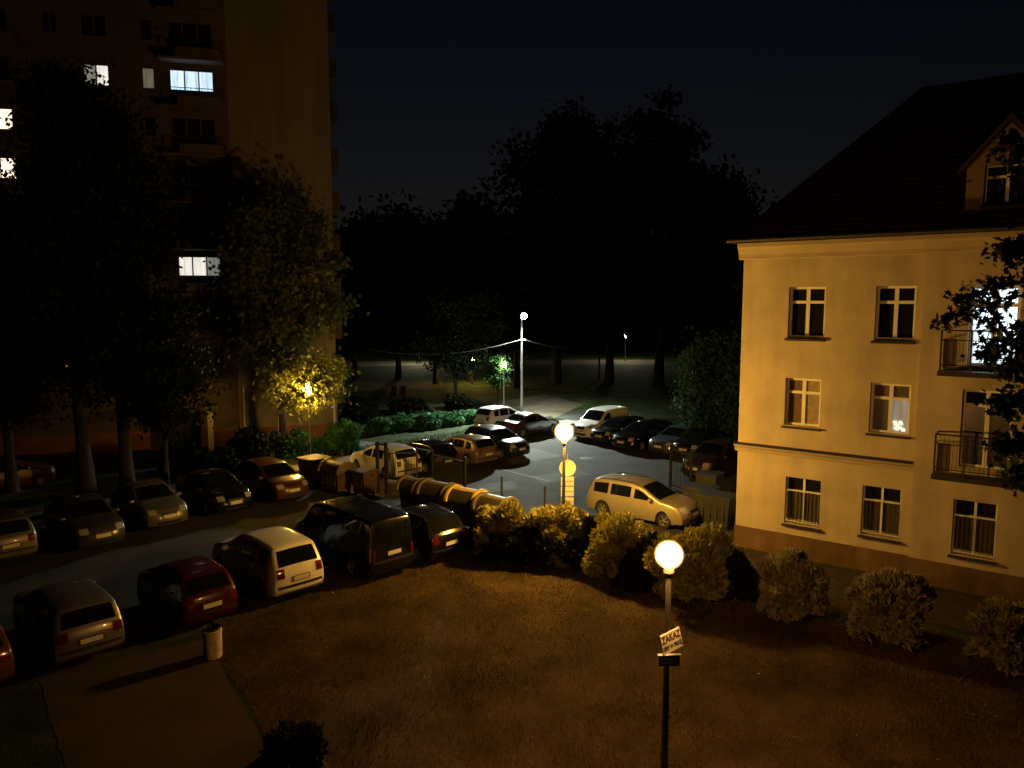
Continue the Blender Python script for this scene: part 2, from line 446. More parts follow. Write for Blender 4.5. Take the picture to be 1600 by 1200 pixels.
# ------------------------------------------------------------------ cars
PROF = {
 'hatch': dict(p=[(.006,.22),(0,.32),(.0,.50),(.012,.62),(.03,.68),(.11,.93),(.15,.975),(.30,1.0),(.45,.995),(.55,.955),(.75,.675),(.88,.63),(.955,.565),(.987,.45),(1,.30),(.99,.16)], rw=(.69,.92), ws=(.69,.94), belt=.62, win=(.12,.74)),
 'wagon': dict(p=[(.006,.22),(0,.32),(.0,.52),(.01,.62),(.02,.67),(.065,.92),(.095,.97),(.25,1.0),(.45,1.0),(.56,.955),(.735,.68),(.88,.635),(.955,.565),(.987,.45),(1,.30),(.99,.16)], rw=(.68,.91), ws=(.69,.94), belt=.62, win=(.075,.73)),
 'sedan': dict(p=[(.006,.22),(0,.32),(.0,.50),(.008,.62),(.03,.68),(.15,.70),(.27,.93),(.33,.985),(.45,1.0),(.54,.96),(.72,.68),(.88,.635),(.955,.565),(.987,.45),(1,.30),(.99,.16)], rw=(.72,.92), ws=(.70,.94), belt=.63, win=(.21,.72)),
 'suv':   dict(p=[(.006,.24),(0,.34),(.0,.52),(.01,.61),(.02,.65),(.08,.91),(.10,.965),(.27,1.0),(.45,1.0),(.55,.96),(.73,.68),(.88,.63),(.96,.56),(.985,.44),(1,.32),(.99,.20)], rw=(.66,.90), ws=(.70,.94), belt=.61, win=(.09,.71)),
 'van':   dict(p=[(.004,.18),(0,.26),(.0,.45),(.003,.52),(.02,.92),(.04,.975),(.25,1.0),(.62,.995),(.70,.955),(.845,.60),(.93,.515),(.975,.44),(1,.30),(.995,.14)], rw=(.56,.88), ws=(.62,.94), belt=.54, win=(.08,.83)),
 'minivan':dict(p=[(.004,.18),(0,.26),(.0,.45),(.005,.53),(.025,.92),(.045,.975),(.25,1.0),(.50,.995),(.585,.955),(.745,.63),(.90,.55),(.965,.47),(.99,.38),(1,.30),(.99,.15)], rw=(.56,.88), ws=(.65,.93), belt=.57, win=(.50,.73)),
}
def chaikin(p):
    out = [p[0]]
    for a, b in zip(p[:-1], p[1:]):
        out.append((a[0]*.8 + b[0]*.2, a[1]*.8 + b[1]*.2)); out.append((a[0]*.2 + b[0]*.8, a[1]*.2 + b[1]*.8))
    return out + [p[-1]]
_wheel_cache = {}
def wheel_meshes(R):
    if R in _wheel_cache: return _wheel_cache[R]
    w = .10
    a = MB(); a.lathe([(R*.62, -w*.8), (R*.66, -w), (R*.93, -w), (R, -w*.65), (R, w*.65), (R*.93, w), (R*.66, w), (R*.62, w*.8)], M['tyre'], 28, 'y')
    b = MB(); b.lathe([(R*.64, w*.95), (R*.60, w*.95), (R*.57, w*.3), (R*.56, -w*.7)], M['rim'], 28, 'y')
    b.lathe([(R*.56, -w*.1), (R*.1, -w*.1)], M['trim_black'], 20, 'y')
    b.lathe([(R*.14, w*.2), (R*.13, w*.8), (0.0, w*.85)], M['rim'], 14, 'y')
    for k in range(5):
        mx = Matrix.Rotation(2*math.pi*k/5 + .3, 4, 'Y')
        b.box((R*.10, w*.35, -R*.075), (R*.59, w*.72, R*.075), M['rim'], mx)
    _wheel_cache[R] = (a, b)
    return a, b

def car(name, label, kind, pm, px, py, end='rear', head=NN, L=4.2, W=1.75, Ht=1.48, group=None, dark_nose=True, rails=False, loc=None, tall_tail=False, rear_glass=True):
    P = PROF[kind]
    prof = chaikin(chaikin(P['p']))
    pr = [(x*L, z*Ht) for x, z in prof]
    # resample
    st = [pr[0]]
    for a, b in zip(pr[:-1], pr[1:]):
        d = math.hypot(b[0]-a[0], b[1]-a[1]); n = max(1, int(d/.055))
        for k in range(1, n+1): st.append((a[0]+(b[0]-a[0])*k/n, a[1]+(b[1]-a[1])*k/n))
    R = .315 if kind not in ('suv', 'van') else .345
    xr, xf = .19*L, .80*L
    if kind == 'van': xr, xf = .21*L, .82*L
    sill = .20 if kind not in ('suv',) else .27
    belt = P['belt']*Ht
    hw = W/2
    def zb(x):
        z = sill
        e = min(x, L-x)
        if e < .5: z += .06*(1-e/.5)
        for xw in (xr, xf):
            d = abs(x-xw); A = R+.05
            if d < A: z = max(z, R + math.sqrt(A*A-d*d))
        return z
    def taper(x):
        er, ef = x/L, (L-x)/L
        return 1 - .09*max(0, 1-er/.10)**2 - .13*max(0, 1-ef/.17)**2
    def wz(z, x):
        if z < belt:
            q = max(0, min(1, (z-.2)/(belt-.2)))
            w = hw*(.945+.055*math.sin(math.pi*(q**.8)))
        else:
            tq = .11 if kind in ('van', 'minivan') else .20
            w = hw*(.945 - tq*(z-belt)/(Ht-belt))
        return w*taper(x)
    def bulge(x, q):
        er, ef = max(0, 1-x/(.22*L)), max(0, 1-(L-x)/(.26*L))
        q = abs(q)
        return .10*er*q**3 - .26*ef*q**2.6
    def pt(x, y, z):
        return (x + bulge(x, y/hw) - L/2, y, z)
    r0 = .09
    rows = []
    for x, zt in st:
        b0 = min(zb(x), zt-.02)
        r = min(r0, (zt-b0)*.35)
        half = []
        for k in range(10):
            z = b0 + (zt-r-b0)*k/9
            half.append((wz(z, x), z))
        wtop = wz(zt-r, x)
        for k in range(1, 4):
            t = math.pi/2*k/3
            half.append((wtop - r*1.1*(1-math.cos(t)), zt - r + r*math.sin(t)))
        wc = half[-1][0]
        for k in range(1, 5):
            q = 1-k/4
            half.append((wc*q, zt + .03*(1-q*q)*min(1, (zt-b0)/.6)))
        row = [pt(x, y, z) for y, z in half] + [pt(x, -y, z) for y, z in half[-2::-1]]
        rows.append(row)
    root_loc = loc if loc is not None else at(px, py)
    hd = Vector(head).normalized()
    if loc is None:
        root_loc = root_loc + hd * (L/2 if end == 'rear' else -L/2)
    root = thing(name, label, 'van' if 'van' in kind else 'car', (root_loc.x, root_loc.y, 0.008), math.atan2(hd.y, hd.x), group)
    b = MB(); b.grid(rows, pm, flip=True)
    n = len(rows[0])
    b.add(rows[0], [tuple(range(n))], pm); b.add(rows[-1], [tuple(range(n-1, -1, -1))], pm)
    body = b.build('body', root, 38)
    ub = MB(); ub.box((-L/2+.25, -hw+.16, .17), (L/2-.30, hw-.16, belt-.12), M['underbody'])
    ub.build('underbody', root)
    # surface samplers
    acc = [0]
    for a, c in zip(st[:-1], st[1:]): acc.append(acc[-1]+math.hypot(c[0]-a[0], c[1]-a[1]))
    def top_at(s, q, off):
        i = max(0, min(len(st)-2, int(np.searchsorted(acc, s))-1))
        k = (s-acc[i])/max(1e-6, acc[i+1]-acc[i])
        x = st[i][0]+(st[i+1][0]-st[i][0])*k; zt = st[i][1]+(st[i+1][1]-st[i][1])*k
        dx, dz = st[i+1][0]-st[i][0], st[i+1][1]-st[i][1]; l = math.hypot(dx, dz)
        nx, nz = -dz/l, dx/l
        b0 = min(zb(x), zt-.02); r = min(r0, (zt-b0)*.35)
        wc = wz(zt-r, x) - r*.55
        y = q*wc
        z = zt + .03*(1-q*q)*min(1, (zt-b0)/.6)
        qq = abs(q)
        if qq > .9: z -= r*.35*((qq-.9)/.1)**2 * (1 if nz > .7 else 0); 
        p = pt(x, y, z)
        return (p[0]+nx*off, p[1], p[2]+nz*off)
    imax = max(range(len(st)), key=lambda i: st[i][1])
    def s_rear(z):
        for i in range(imax):
            if st[i+1][1] >= z: return acc[i]+(acc[i+1]-acc[i])*(z-st[i][1])/max(1e-6, st[i+1][1]-st[i][1])
        return acc[imax]
    def s_front(z):
        for i in range(len(st)-1, imax, -1):
            if st[i-1][1] >= z: return acc[i]-(acc[i]-acc[i-1])*(z-st[i][1])/max(1e-6, st[i-1][1]-st[i][1])
        return acc[imax]
    def topz(x):
        best = 0
        for i in range(len(st)-1):
            x0, x1 = st[i][0], st[i+1][0]
            if x1 > x0 and x0 <= x <= x1: best = max(best, st[i][1]+(st[i+1][1]-st[i][1])*(x-x0)/(x1-x0))
        return best
    def top_patch(nm, sa, sb, q0, q1, m, off=.007, ns=8, nq=10, parent=root, both=False):
        for sg in ((1, -1) if both else (1,)):
            pb = MB()
            pb.grid([[top_at(sa+(sb-sa)*i/ns, sg*(q0+(q1-q0)*j/nq), off) for j in range(nq+1)] for i in range(ns+1)], m, flip=(sg < 0))
            pb.build(nm, parent, 40)
    top_patch('windscreen', s_front(P['ws'][1]*Ht), s_front(P['ws'][0]*Ht), -.90, .90, M['glass'])
    if rear_glass:
        top_patch('rear_window', s_rear(P['rw'][0]*Ht), s_rear(P['rw'][1]*Ht), -.86, .86, M['glass'])
    # side windows and doors
    def side_patch(nm, x0, x1, zf0, zf1, m, off, parent=root, n=12, nz=5):
        obs = []
        for sg in (1, -1):
            pb = MB(); rr = []
            for i in range(n+1):
                x = x0+(x1-x0)*i/n
                lo, hi = zf0(x), zf1(x)
                hi = max(hi, lo+.004)
                rr.append([])
                for j in range(nz+1):
                    z = lo+(hi-lo)*j/nz
                    p = pt(x, sg*(wz(z, x)+off), z)
                    rr[-1].append(p)
            pb.grid(rr, m, flip=(sg < 0))
            obs.append(pb.build(nm, parent, 40))
        return obs
    wx0, wx1 = P['win'][0]*L, P['win'][1]*L
    lo_ = lambda x: belt+.035
    hi_ = lambda x: min(topz(x)-.13, Ht*.93)
    if kind in ('van', 'minivan'):
        cuts = [(.60 if kind == 'van' else .50, P['win'][1])]
        if kind == 'van': cuts = [(.08, .30), (.32, .56), (.59, .80)]
    else:
        c = [P['win'][0], .30 if kind in ('wagon',) else None, .515, P['win'][1]]
        if kind == 'wagon': cuts = [(.08, .245), (.265, .475), (.50, .735)]
        elif kind == 'sedan': cuts = [(.235, .475), (.495, .715)]
        else: cuts = [(.125, .25), (.27, .475), (.495, .735)]
    for a, c in cuts:
        side_patch('side_window', a*L+.02, c*L-.02, lo_, hi_, M['glass'], .008)
    if kind in ('van',): dcuts = [(.585, .80)]
    elif kind == 'minivan': dcuts = [(.50, .735)]
    elif kind == 'sedan': dcuts = [(.27, .48), (.485, .71)]
    else: dcuts = [(.265, .48), (.485, .715)]
    for a, c in dcuts:
        ds = side_patch('door', a*L+.012, c*L-.012, lambda x: max(sill+.09, zb(x)+.03), lambda x: belt+.01, pm, .006)
        for sg, d in zip((1, -1), ds):
            hb = MB(); x = a*L+.10; z = belt-.07
            y = sg*(wz(z, x)+.02)
            hb.box((x-L/2, y-.016, z-.014), (x+.17-L/2, y+.016, z+.014), pm)
            hb.build('handle', d)
    # lights, plates, bumpers
    zz = Ht
    if kind in ('van', 'minivan'):
        tz = (.34, .52)
        top_patch('tail_light', s_rear(tz[0]*zz), s_rear(tz[1]*zz), .885, 1.0, M['tail_red'], .014, both=True, ns=4, nq=3)
    elif tall_tail:
        top_patch('tail_light', s_rear(.55*zz), s_rear(.86*zz), .90, 1.02, M['tail_red'], .014, both=True, ns=6, nq=3)
    else:
        top_patch('tail_light', s_rear(.475*zz), s_rear(.63*zz), .70, 1.0, M['tail_red'], .014, both=True, ns=4, nq=4)
    top_patch('headlight', s_front(.56*zz if kind != 'van' else .49*zz), s_front(.44*zz if kind != 'van' else .38*zz), .60, .97, M['headlamp'], .014, both=True, ns=4, nq=4)
    top_patch('grille', s_front(.47*zz), s_front(.40*zz), -.42, .42, M['trim_black'], .010, ns=3, nq=6)
    top_patch('bumper_grille', s_front(.26*zz), s_front(.19*zz), -.6, .6, M['trim_black'], .010, ns=3, nq=6)
    top_patch('rear_bumper_strip', s_rear(.30*zz), s_rear(.345*zz), -.95, .95, M['trim_black'] if dark_nose else pm, .016, ns=2, nq=10)
    pw = .26/(hw*.9)
    for nm, s0, s1 in (('licence_plate', s_rear(.40*zz), s_rear(.40*zz)+.115), ('licence_plate', s_front(.33*zz)-.0, s_front(.33*zz)-.115)):
        if s1 < s0: s0, s1 = s1, s0
        top_patch('plate_frame', s0-.02, s1+.02, -pw*1.12, pw*1.12, M['trim_black'], .019, ns=2, nq=4)
        top_patch(nm, s0, s1, -pw, pw, M['plate'], .026, ns=2, nq=4)
    for sg in (1, -1):
        mb2 = MB(); x = (P['ws'][0] and .675)*L if kind not in ('van', 'minivan') else (P['win'][1]-.05)*L
        z = belt+.09
        y = sg*(wz(z, x)+.10)
        prof2 = [(.0, -.11), (.06, -.10), (.085, -.05), (.085, .05), (.06, .10), (.0, .11)]
        mb2.lathe(prof2, pm, 12, 'y', (x-L/2, y, z))
        mb2.tube([(x-L/2, y, z-.02), (x-L/2+.02, sg*(wz(z-.05, x)-.02), z-.06)], .022, M['trim_black'], 6)
        mb2.build('mirror', root, 40)
    if rails:
        for sg in (1, -1):
            rb = MB(); pts = []
            for i in range(9):
                x = (.13 + .40*i/8)*L
                pts.append((x-L/2, sg*(wz(topz(x)-.09, x)-.06), topz(x)-.01+(.05 if 0 < i < 8 else 0)))
            rb.tube(pts, .016, M['trim_black'], 6); rb.build('roof_rail', root, 50)
    ta, ri = wheel_meshes(R)
    for xw in (xr, xf):
        for sg in (1, -1):
            wv = thing('wheel', None, None)
            wv.parent = root; wv.location = (xw-L/2, sg*(hw-.115), R)
            if sg < 0: wv.rotation_euler = (0, 0, math.pi)
            for mbw, nm in ((ta, 'tyre'), (ri, 'rim')):
                me = bpy.data.meshes.get(f'{nm}_{R}')
                if me is None:
                    oo = mbw.build(nm, wv, 40); oo.data.name = f'{nm}_{R}'
                else:
                    oo = bpy.data.objects.new(nm, me); COL.objects.link(oo); oo.parent = wv
    return root

silver = paint('silver', (0.24, 0.235, 0.225), .65, .36); white = paint('white', (0.80, 0.80, 0.77)); black = paint('black', (0.006, 0.006, 0.007), 0, .2)
red = paint('red', (0.05, 0.004, 0.005)); navy = paint('navy', (0.018, 0.022, 0.055), .2); grey = paint('grey', (0.06, 0.06, 0.06), .3)
copper = paint('copper', (0.22, 0.155, 0.09), .3); brown = paint('brown', (0.10, 0.035, 0.018), .2); blue = paint('blue', (0.08, 0.11, 0.17), .3)
beige = paint('beige', (0.50, 0.45, 0.35), .62, .42); maroon = paint('maroon', (0.035, 0.016, 0.016))
darkvan = paint('dark_van', (0.004, 0.0035, 0.005), .0, .25)
gA, gB, gC, gD = 'cars parked tail-out along the lawn', 'cars parked across the lane from the lawn', 'cars parked in the far left row', 'cars parked in the far right row'
car('parked_car', 'black hatchback parked beside the dark van, last before the hedge', 'hatch', black, 706, 879, 'rear', NN, 4.1, 1.72, 1.50, gA, rails=True)
car('parked_van', 'big dark passenger van with tall rear window at the lawn edge', 'van', darkvan, 617, 905, 'rear', NN, 4.95, 1.80, 1.98, gA)
car('parked_car', 'white off-road car with black rear window beside the dark van', 'suv', white, 472, 940, 'rear', NN, 4.45, 1.70, 1.66, gA)
car('parked_car', 'red hatchback parked behind the concrete litter bin', 'hatch', red, 334, 982, 'rear', NN, 3.7, 1.60, 1.43, gA)
car('parked_car', 'silver estate car with a red tail light, parked tail towards the brown path', 'wagon', silver, 146, 1040, 'rear', NN, 4.3, 1.66, 1.44, gA)
car('parked_car', 'reddish car cut off by the lower left picture edge', 'hatch', brown, -38, 1098, 'rear', NN, 4.0, 1.68, 1.46, gA)
car('parked_car', 'silver hatchback showing its tail and plate, across the lane at the far left', 'hatch', silver, 20, 884, 'rear', -NN * -1, 4.0, 1.68, 1.46, gB)
car('parked_car', 'grey saloon parked nose-out between the two silver cars', 'sedan', grey, 164, 861, 'front', -NN, 4.4, 1.72, 1.44, gB)
car('parked_car', 'pale saloon with a shiny bonnet, parked nose-out beside the grey one', 'sedan', silver, 267, 829, 'front', -NN, 4.3, 1.70, 1.44, gB)
car('parked_car', 'black saloon parked nose-out next to the brown hatchback', 'sedan', black, 371, 806, 'front', -NN, 4.3, 1.72, 1.45, gB)
car('parked_car', 'reddish brown hatchback with glinting headlights, nearest the waste containers', 'hatch', brown, 462, 786, 'front', -NN, 4.1, 1.72, 1.47, gB)
car('parked_car', 'red car at the left picture edge on the far grass verge', 'hatch', red, -72, 776, 'rear', V, 4.0, 1.7, 1.46)
car('parked_car', 'white hatchback standing behind the iron fence bars', 'hatch', white, 641, 750, 'rear', NN, 4.2, 1.72, 1.50, gC)
car('parked_car', 'black hatchback between the white car and the copper one', 'hatch', black, 701, 741, 'rear', NN, 4.1, 1.72, 1.48, gC)
car('parked_car', 'copper brown hatchback with pale roof beside the dark blue car', 'hatch', copper, 764, 729, 'rear', NN, 4.1, 1.70, 1.44, gC)
car('parked_car', 'dark blue car parked nose-out with a bright windscreen', 'hatch', navy, 817, 718, 'front', -NN, 4.2, 1.74, 1.52, gC)
car('parked_car', 'white hatchback seen from its right rear, near the tall street lamp', 'hatch', white, 751, 673, 'rear', V, 3.9, 1.70, 1.50, gC)
car('parked_car', 'dark brown saloon in front of the white hatchback near the tall lamp', 'sedan', maroon, 789, 684, 'rear', Vector((.78, .62, 0)), 4.2, 1.70, 1.44, gC)
car('parked_van', 'white delivery van with blank sides behind the round lamp', 'minivan', white, 905, 689, 'front', -V, 4.2, 1.76, 1.82, gD)
car('parked_car', 'black hatchback directly beside the white delivery van', 'hatch', black, 934, 696, 'front', -V, 4.2, 1.74, 1.46, gD)
car('parked_car', 'black estate car, middle one of the far right row', 'wagon', black, 969, 706, 'front', -V, 4.5, 1.76, 1.46, gD)
car('parked_car', 'blue grey saloon with a pale bonnet in the far right row', 'sedan', blue, 1027, 713, 'front', -V, 4.3, 1.74, 1.42, gD)
car('parked_car', 'black hatchback under the tree, behind the blue grey saloon', 'hatch', black, 1066, 719, 'front', -V, 4.2, 1.76, 1.47, gD)
car('parked_car', 'dark maroon car in shadow behind the gate by the yellow building', 'suv', maroon, 1082, 752, 'front', -V, 4.4, 1.78, 1.62, gD)
ra, fa = at(940, 807), at(1036, 827)
hd = (fa - ra).normalized(); side = Vector((-hd.y, hd.x, 0))
wb = (fa - ra).length; La = wb/.61
car('estate_car', 'beige silver estate car standing alone in the lane beside the yellow building', 'wagon', beige, 0, 0, 'rear', hd, La, 1.76, 1.50, None,
    rails=True, loc=ra - hd*(.19*La) + hd*La/2 + side*(1.76/2-.0), tall_tail=True)

# ------------------------------------------------------------------ the yellow building (t along the front, z up, d into the building)
yb_root = thing('yellow_building', 'three-storey yellow rendered building with white windows and a steep dark tiled roof', 'building', (C.x, C.y, 0), math.radians(-37))
s = S
def wall_with_holes(mb, t0, t1, z0, z1, holes, y, m, reveal=.24, mrev=None):
    """front wall in the local plane y, the holes cut out and lined with reveals"""
    ts = sorted({t0, t1, *[h[0] for h in holes], *[h[2] for h in holes]})
    zs = sorted({z0, z1, *[h[1] for h in holes], *[h[3] for h in holes]})
    for a, b in zip(ts[:-1], ts[1:]):
        for c, d in zip(zs[:-1], zs[1:]):
            tm, zm = (a+b)/2, (c+d)/2
            if any(h[0] < tm < h[2] and h[1] < zm < h[3] for h in holes): continue
            mb.add([(a,y,c),(b,y,c),(b,y,d),(a,y,d)], [(0,1,2,3)], m)
    for a, c, b, d in holes:
        r = y+reveal
        mb.add([(a,y,c),(a,r,c),(a,r,d),(a,y,d)], [(3,2,1,0)], mrev or m)
        mb.add([(b,y,c),(b,r,c),(b,r,d),(b,y,d)], [(0,1,2,3)], mrev or m)
        mb.add([(a,y,d),(b,y,d),(b,r,d),(a,r,d)], [(0,1,2,3)], mrev or m)
        mb.add([(a,y,c),(b,y,c),(b,r,c),(a,r,c)], [(3,2,1,0)], mrev or m)
TR0, TR1 = 5.13*s, 9.3*s
ZE = 9.80*s
RZ = -.13                                    # how far the middle bay stands proud
win_main = dict(w3a=(1.44, 6.88, 2.52, 8.42), w3b=(3.90, 6.88, 4.94, 8.42), w2a=(1.44, 4.17, 2.50, 5.64), w2b=(3.88, 4.19, 4.94, 5.64), w1a=(1.56, 1.07, 2.62, 2.55), w1b=(3.80, 1.12, 4.84, 2.60))
win_bay = dict(d3=(6.26, 6.26, 7.40, 8.40), d2=(6.22, 3.50, 7.40, 5.62), w1c=(6.17, 1.03, 7.20, 2.58))
sc4 = lambda q: tuple(v*s for v in q)
mb = MB()
PL = .72*s
wall_with_holes(mb, 0, TR0, PL, ZE, [sc4(q) for q in win_main.values()], 0, M['stucco'])
wall_with_holes(mb, TR0, TR1, PL, ZE, [sc4(q) for q in win_bay.values()], RZ, M['stucco'])
mb.add([(TR0,0,PL),(TR0,RZ,PL),(TR0,RZ,ZE),(TR0,0,ZE)], [(0,1,2,3)], M['stucco'])
mb.add([(TR1,0,PL),(TR1,RZ,PL),(TR1,RZ,ZE),(TR1,0,ZE)], [(3,2,1,0)], M['stucco'])
TE, DE = 15.0*s, 9.5*s
mb.add([(TR1,0,PL),(TE,0,PL),(TE,0,ZE),(TR1,0,ZE)], [(0,1,2,3)], M['stucco'])
mb.add([(0,0,PL),(0,DE,PL),(0,DE,ZE),(0,0,ZE)], [(3,2,1,0)], M['stucco'])
mb.add([(TE,0,PL),(TE,DE,PL),(TE,DE,ZE),(TE,0,ZE)], [(0,1,2,3)], M['stucco'])
mb.add([(0,DE,PL),(TE,DE,PL),(TE,DE,ZE),(0,DE,ZE)], [(3,2,1,0)], M['stucco'])
mb.build('wall', yb_root)
mb = MB()
mb.box((-.03,-.03,-.1), (TR0-.001,DE,PL), M['plinth']); mb.box((TR0,RZ-.03,-.1), (TR1,.5,PL), M['plinth']); mb.box((TR1+.001,-.03,-.1), (TE+.03,DE,PL), M['plinth'])
mb.build('plinth', yb_root)
# string course and cornice as swept profiles
def moulding(nm, t0, t1, prof, y0, m, ret=True):
    mb = MB(); vs = []
    n = len(prof)
    for t in (t0, t1):
        for d, z in prof: vs.append((t, y0-d, z))
    fs = [(i, i+1, n+i+1, n+i) for i in range(n-1)]
    mb.add(vs, fs, m)
    mb.add(vs[:n], [tuple(range(n))], m); mb.add(vs[n:], [tuple(range(n-1, -1, -1))], m)
    return mb.build(nm, yb_root)
moulding('string_course', -.10, TR0-.004, [(0, 3.18*s), (.03, 3.20*s), (.05, 3.30*s), (.13, 3.36*s), (.13, 3.42*s), (0, 3.47*s)], .002, M['stucco_trim'])
moulding('course_flashing', -.12, TR0-.002, [(0, 3.474*s), (.15, 3.425*s), (.15, 3.40*s), (.136, 3.40*s), (.136, 3.42*s)], .001, M['sill'])
moulding('cornice', -.16, TR0-.06, [(0, 9.28*s), (.05, 9.30*s), (.06, 9.42*s), (.16, 9.60*s), (.22, 9.66*s), (.22, 9.78*s), (0, 9.79*s)], .002, M['stucco_trim'])
moulding('cornice', TR0-.05, TR1+.05, [(0, 9.30*s), (.05, 9.32*s), (.06, 9.42*s), (.14, 9.60*s), (.18, 9.66*s), (.18, 9.78*s), (0, 9.79*s)], RZ+.002, M['stucco_trim'])
# roof: a hip
ov = .38
zr0, zr1, run = 9.80*s, 14.75*s, 4.1*s
e = [(-ov,-ov), (TE+ov,-ov), (TE+ov,DE+ov), (-ov,DE+ov)]
rg = [(run, run), (TE-run, run), (TE-run, DE-run), (run, DE-run)]
mb = MB()
vs = [(*p, zr0+.10) for p in e] + [(*p, zr1) for p in rg]
mb.add(vs, [(0,1,5,4),(1,2,6,5),(2,3,7,6),(3,0,4,7),(4,5,6,7)], M['roof_tile'])
vs = [(*p, zr0+.10) for p in e] + [(*p, zr0) for p in e]
mb.add(vs, [(1,0,4,5),(2,1,5,6),(3,2,6,7),(0,3,7,4),(4,7,6,5)], M['roof_tile'])
# rows of tiles as low ribs following the front slope
roof = mb.build('roof', yb_root)
mb = MB()
for k in range(1, 30):
    f = k/30; t0 = -ov + (run+ov)*f; y = -ov + (run+ov)*f; z = zr0+.1 + (zr1-zr0-.1)*f
    mb.box((t0+.03, y-.035, z-.01), (TE-t0, y+.01, z+.022), M['roof_tile'])
    mb.box((t0-.035, y+.03, z-.01), (t0+.01, DE-y, z+.022), M['roof_tile'])
mb.build('tile_courses', roof)
mb = MB(); mb.tube([(-ov-.06, -ov-.06, zr0+.06), (TE+ov, -ov-.06, zr0+.06)], .075, M['gutter'], 8); mb.build('gutter', roof)
# dormer with a gable front
tc, hwD = 6.90*s, .93*s
zb0, zs, zp = 10.45*s, 11.55*s, 12.60*s
mb = MB(); yF = .10
win_d = (tc-.52*s, 10.50*s, tc+.52*s, 11.55*s)
wall_with_holes(mb, tc-hwD, tc+hwD, zb0-.3, zs, [win_d], yF, M['dormer_wall'], .12)
mb.add([(tc-hwD,yF,zs),(tc+hwD,yF,zs),(tc,yF,zp)], [(0,1,2)], M['dormer_wall'])
for sg in (-1, 1):
    mb.add([(tc+sg*hwD,yF,zb0-.3),(tc+sg*hwD,3.2,zb0-.3),(tc+sg*hwD,3.2,zs),(tc+sg*hwD,yF,zs)], [(0,1,2,3)], M['dormer_wall'])
dorm = mb.build('dormer', yb_root)
mb = MB()
for sg in (-1, 1):
    a = (tc+sg*(hwD+.22), zs-.22*1.1); b_ = (tc, zp+.06)
    mb.add([(a[0],yF-.14,a[1]),(b_[0],yF-.14,b_[1]),(b_[0],3.8,b_[1]),(a[0],3.8,a[1]),
            (a[0],yF-.14,a[1]+.14),(b_[0],yF-.14,b_[1]+.16),(b_[0],3.8,b_[1]+.16),(a[0],3.8,a[1]+.14)],
           [(0,1,2,3),(4,5,6,7),(0,1,5,4),(0,4,7,3)], M['roof_tile'])
mb.build('dormer_roof', dorm)

def window(parent, box, y, panes, sill=True, split=.30, grille=False, door=False, transom=True, fw=.075):
    """white casement window in the hole box=(t0,z0,t1,z1), set back from the wall face at y"""
    t0, z0, t1, z1 = box
    yf = y+.17
    fb = MB()
    w = t1-t0; zt = z1-(z1-z0)*split; tm = (t0+t1)/2
    fm = M['white_frame']
    e_ = .003
    fb.box((t0+e_, yf, z0+e_), (t0+fw, yf+.06, z1-e_), fm); fb.box((t1-fw, yf, z0+e_), (t1-e_, yf+.06, z1-e_), fm)
    fb.box((t0+fw, yf+.001, z0+e_), (t1-fw, yf+.06, z0+fw), fm); fb.box((t0+fw, yf+.001, z1-fw), (t1-fw, yf+.06, z1-e_), fm)
    fb.box((tm-fw*.75, yf-.012, z0+fw), (tm+fw*.75, yf+.06, z1-fw), fm)
    if transom:
        fb.box((t0+fw, yf-.008, zt-fw*.6), (tm-fw*.75, yf+.06, zt+fw*.6), fm); fb.box((tm+fw*.75, yf-.008, zt-fw*.6), (t1-fw, yf+.06, zt+fw*.6), fm)
    f = fb.build('window' if not door else 'balcony_door', parent)
    cells = [(t0+fw, z0+fw, tm-fw*.75, zt-fw*.6), (tm+fw*.75, z0+fw, t1-fw, zt-fw*.6), (t0+fw, zt+fw*.6, tm-fw*.75, z1-fw), (tm+fw*.75, zt+fw*.6, t1-fw, z1-fw)]
    for cell, m in zip(cells, panes):
        pb = MB(); a, c, b, d = cell
        pb.box((a, yf+.035, c), (b, yf+.05, d), m); pb.build('pane', f)
    if sill:
        sb = MB(); sb.box((t0-.06, y-.11, z0-.10), (t1+.06, y+.02, z0-.03), M['sill']); sb.build('window_sill', f)
    if grille:
        gb = MB(); k = 9
        for i in range(k+1):
            x = t0+.04+(t1-t0-.08)*i/k
            gb.tube([(x, y+.04, z0+.05), (x, y+.04, zt)], .011, M['white_frame'] if i in (0,) else M['rail'], 5)
        for z in (z0+.09, zt+.02):
            gb.box((t0+.02, y+.03, z-.016), (t1-.02, y+.05, z+.016), M['white_frame'])
        for i in range(2*k):
            x = t0+.06+(t1-t0-.12)*(i+.5)/(2*k)
            gb.tube([(x-.03, y+.036, z0+.12), (x, y+.036, z0+.165), (x+.03, y+.036, z0+.12)], .007, M['white_frame'], 5)
        gb.build('grille', f)
    return f
D, K, BK, NT = M['dark_pane'], M['curtain'], M['brown_curtain'], M['net']
window(yb_root, sc4(win_main['w3a']), 0, (D, D, D, D)); window(yb_root, sc4(win_main['w3b']), 0, (D, D, D, D))
window(yb_root, sc4(win_main['w2a']), 0, (BK, K, BK, K))
f2 = window(yb_root, sc4(win_main['w2b']), 0, (M['door_glass'], M['lit_lace'], BK, NT))
for nm in ('w1a', 'w1b'): window(yb_root, sc4(win_main[nm]), 0, (NT, NT, D, D), grille=True, fw=.045)
window(yb_root, sc4(win_bay['w1c']), RZ, (NT, NT, D, D), grille=True, fw=.045)
window(yb_root, sc4(win_bay['d3']), RZ, (M['lit_balcony'],)*4, sill=False, split=.24, door=True, fw=.085)
window(yb_root, sc4(win_bay['d2']), RZ, (M['door_glass'], M['door_glass'], D, D), sill=False, split=.20, door=True, fw=.075)
window(dorm, win_d, yF, (D,)*4, fw=.06)
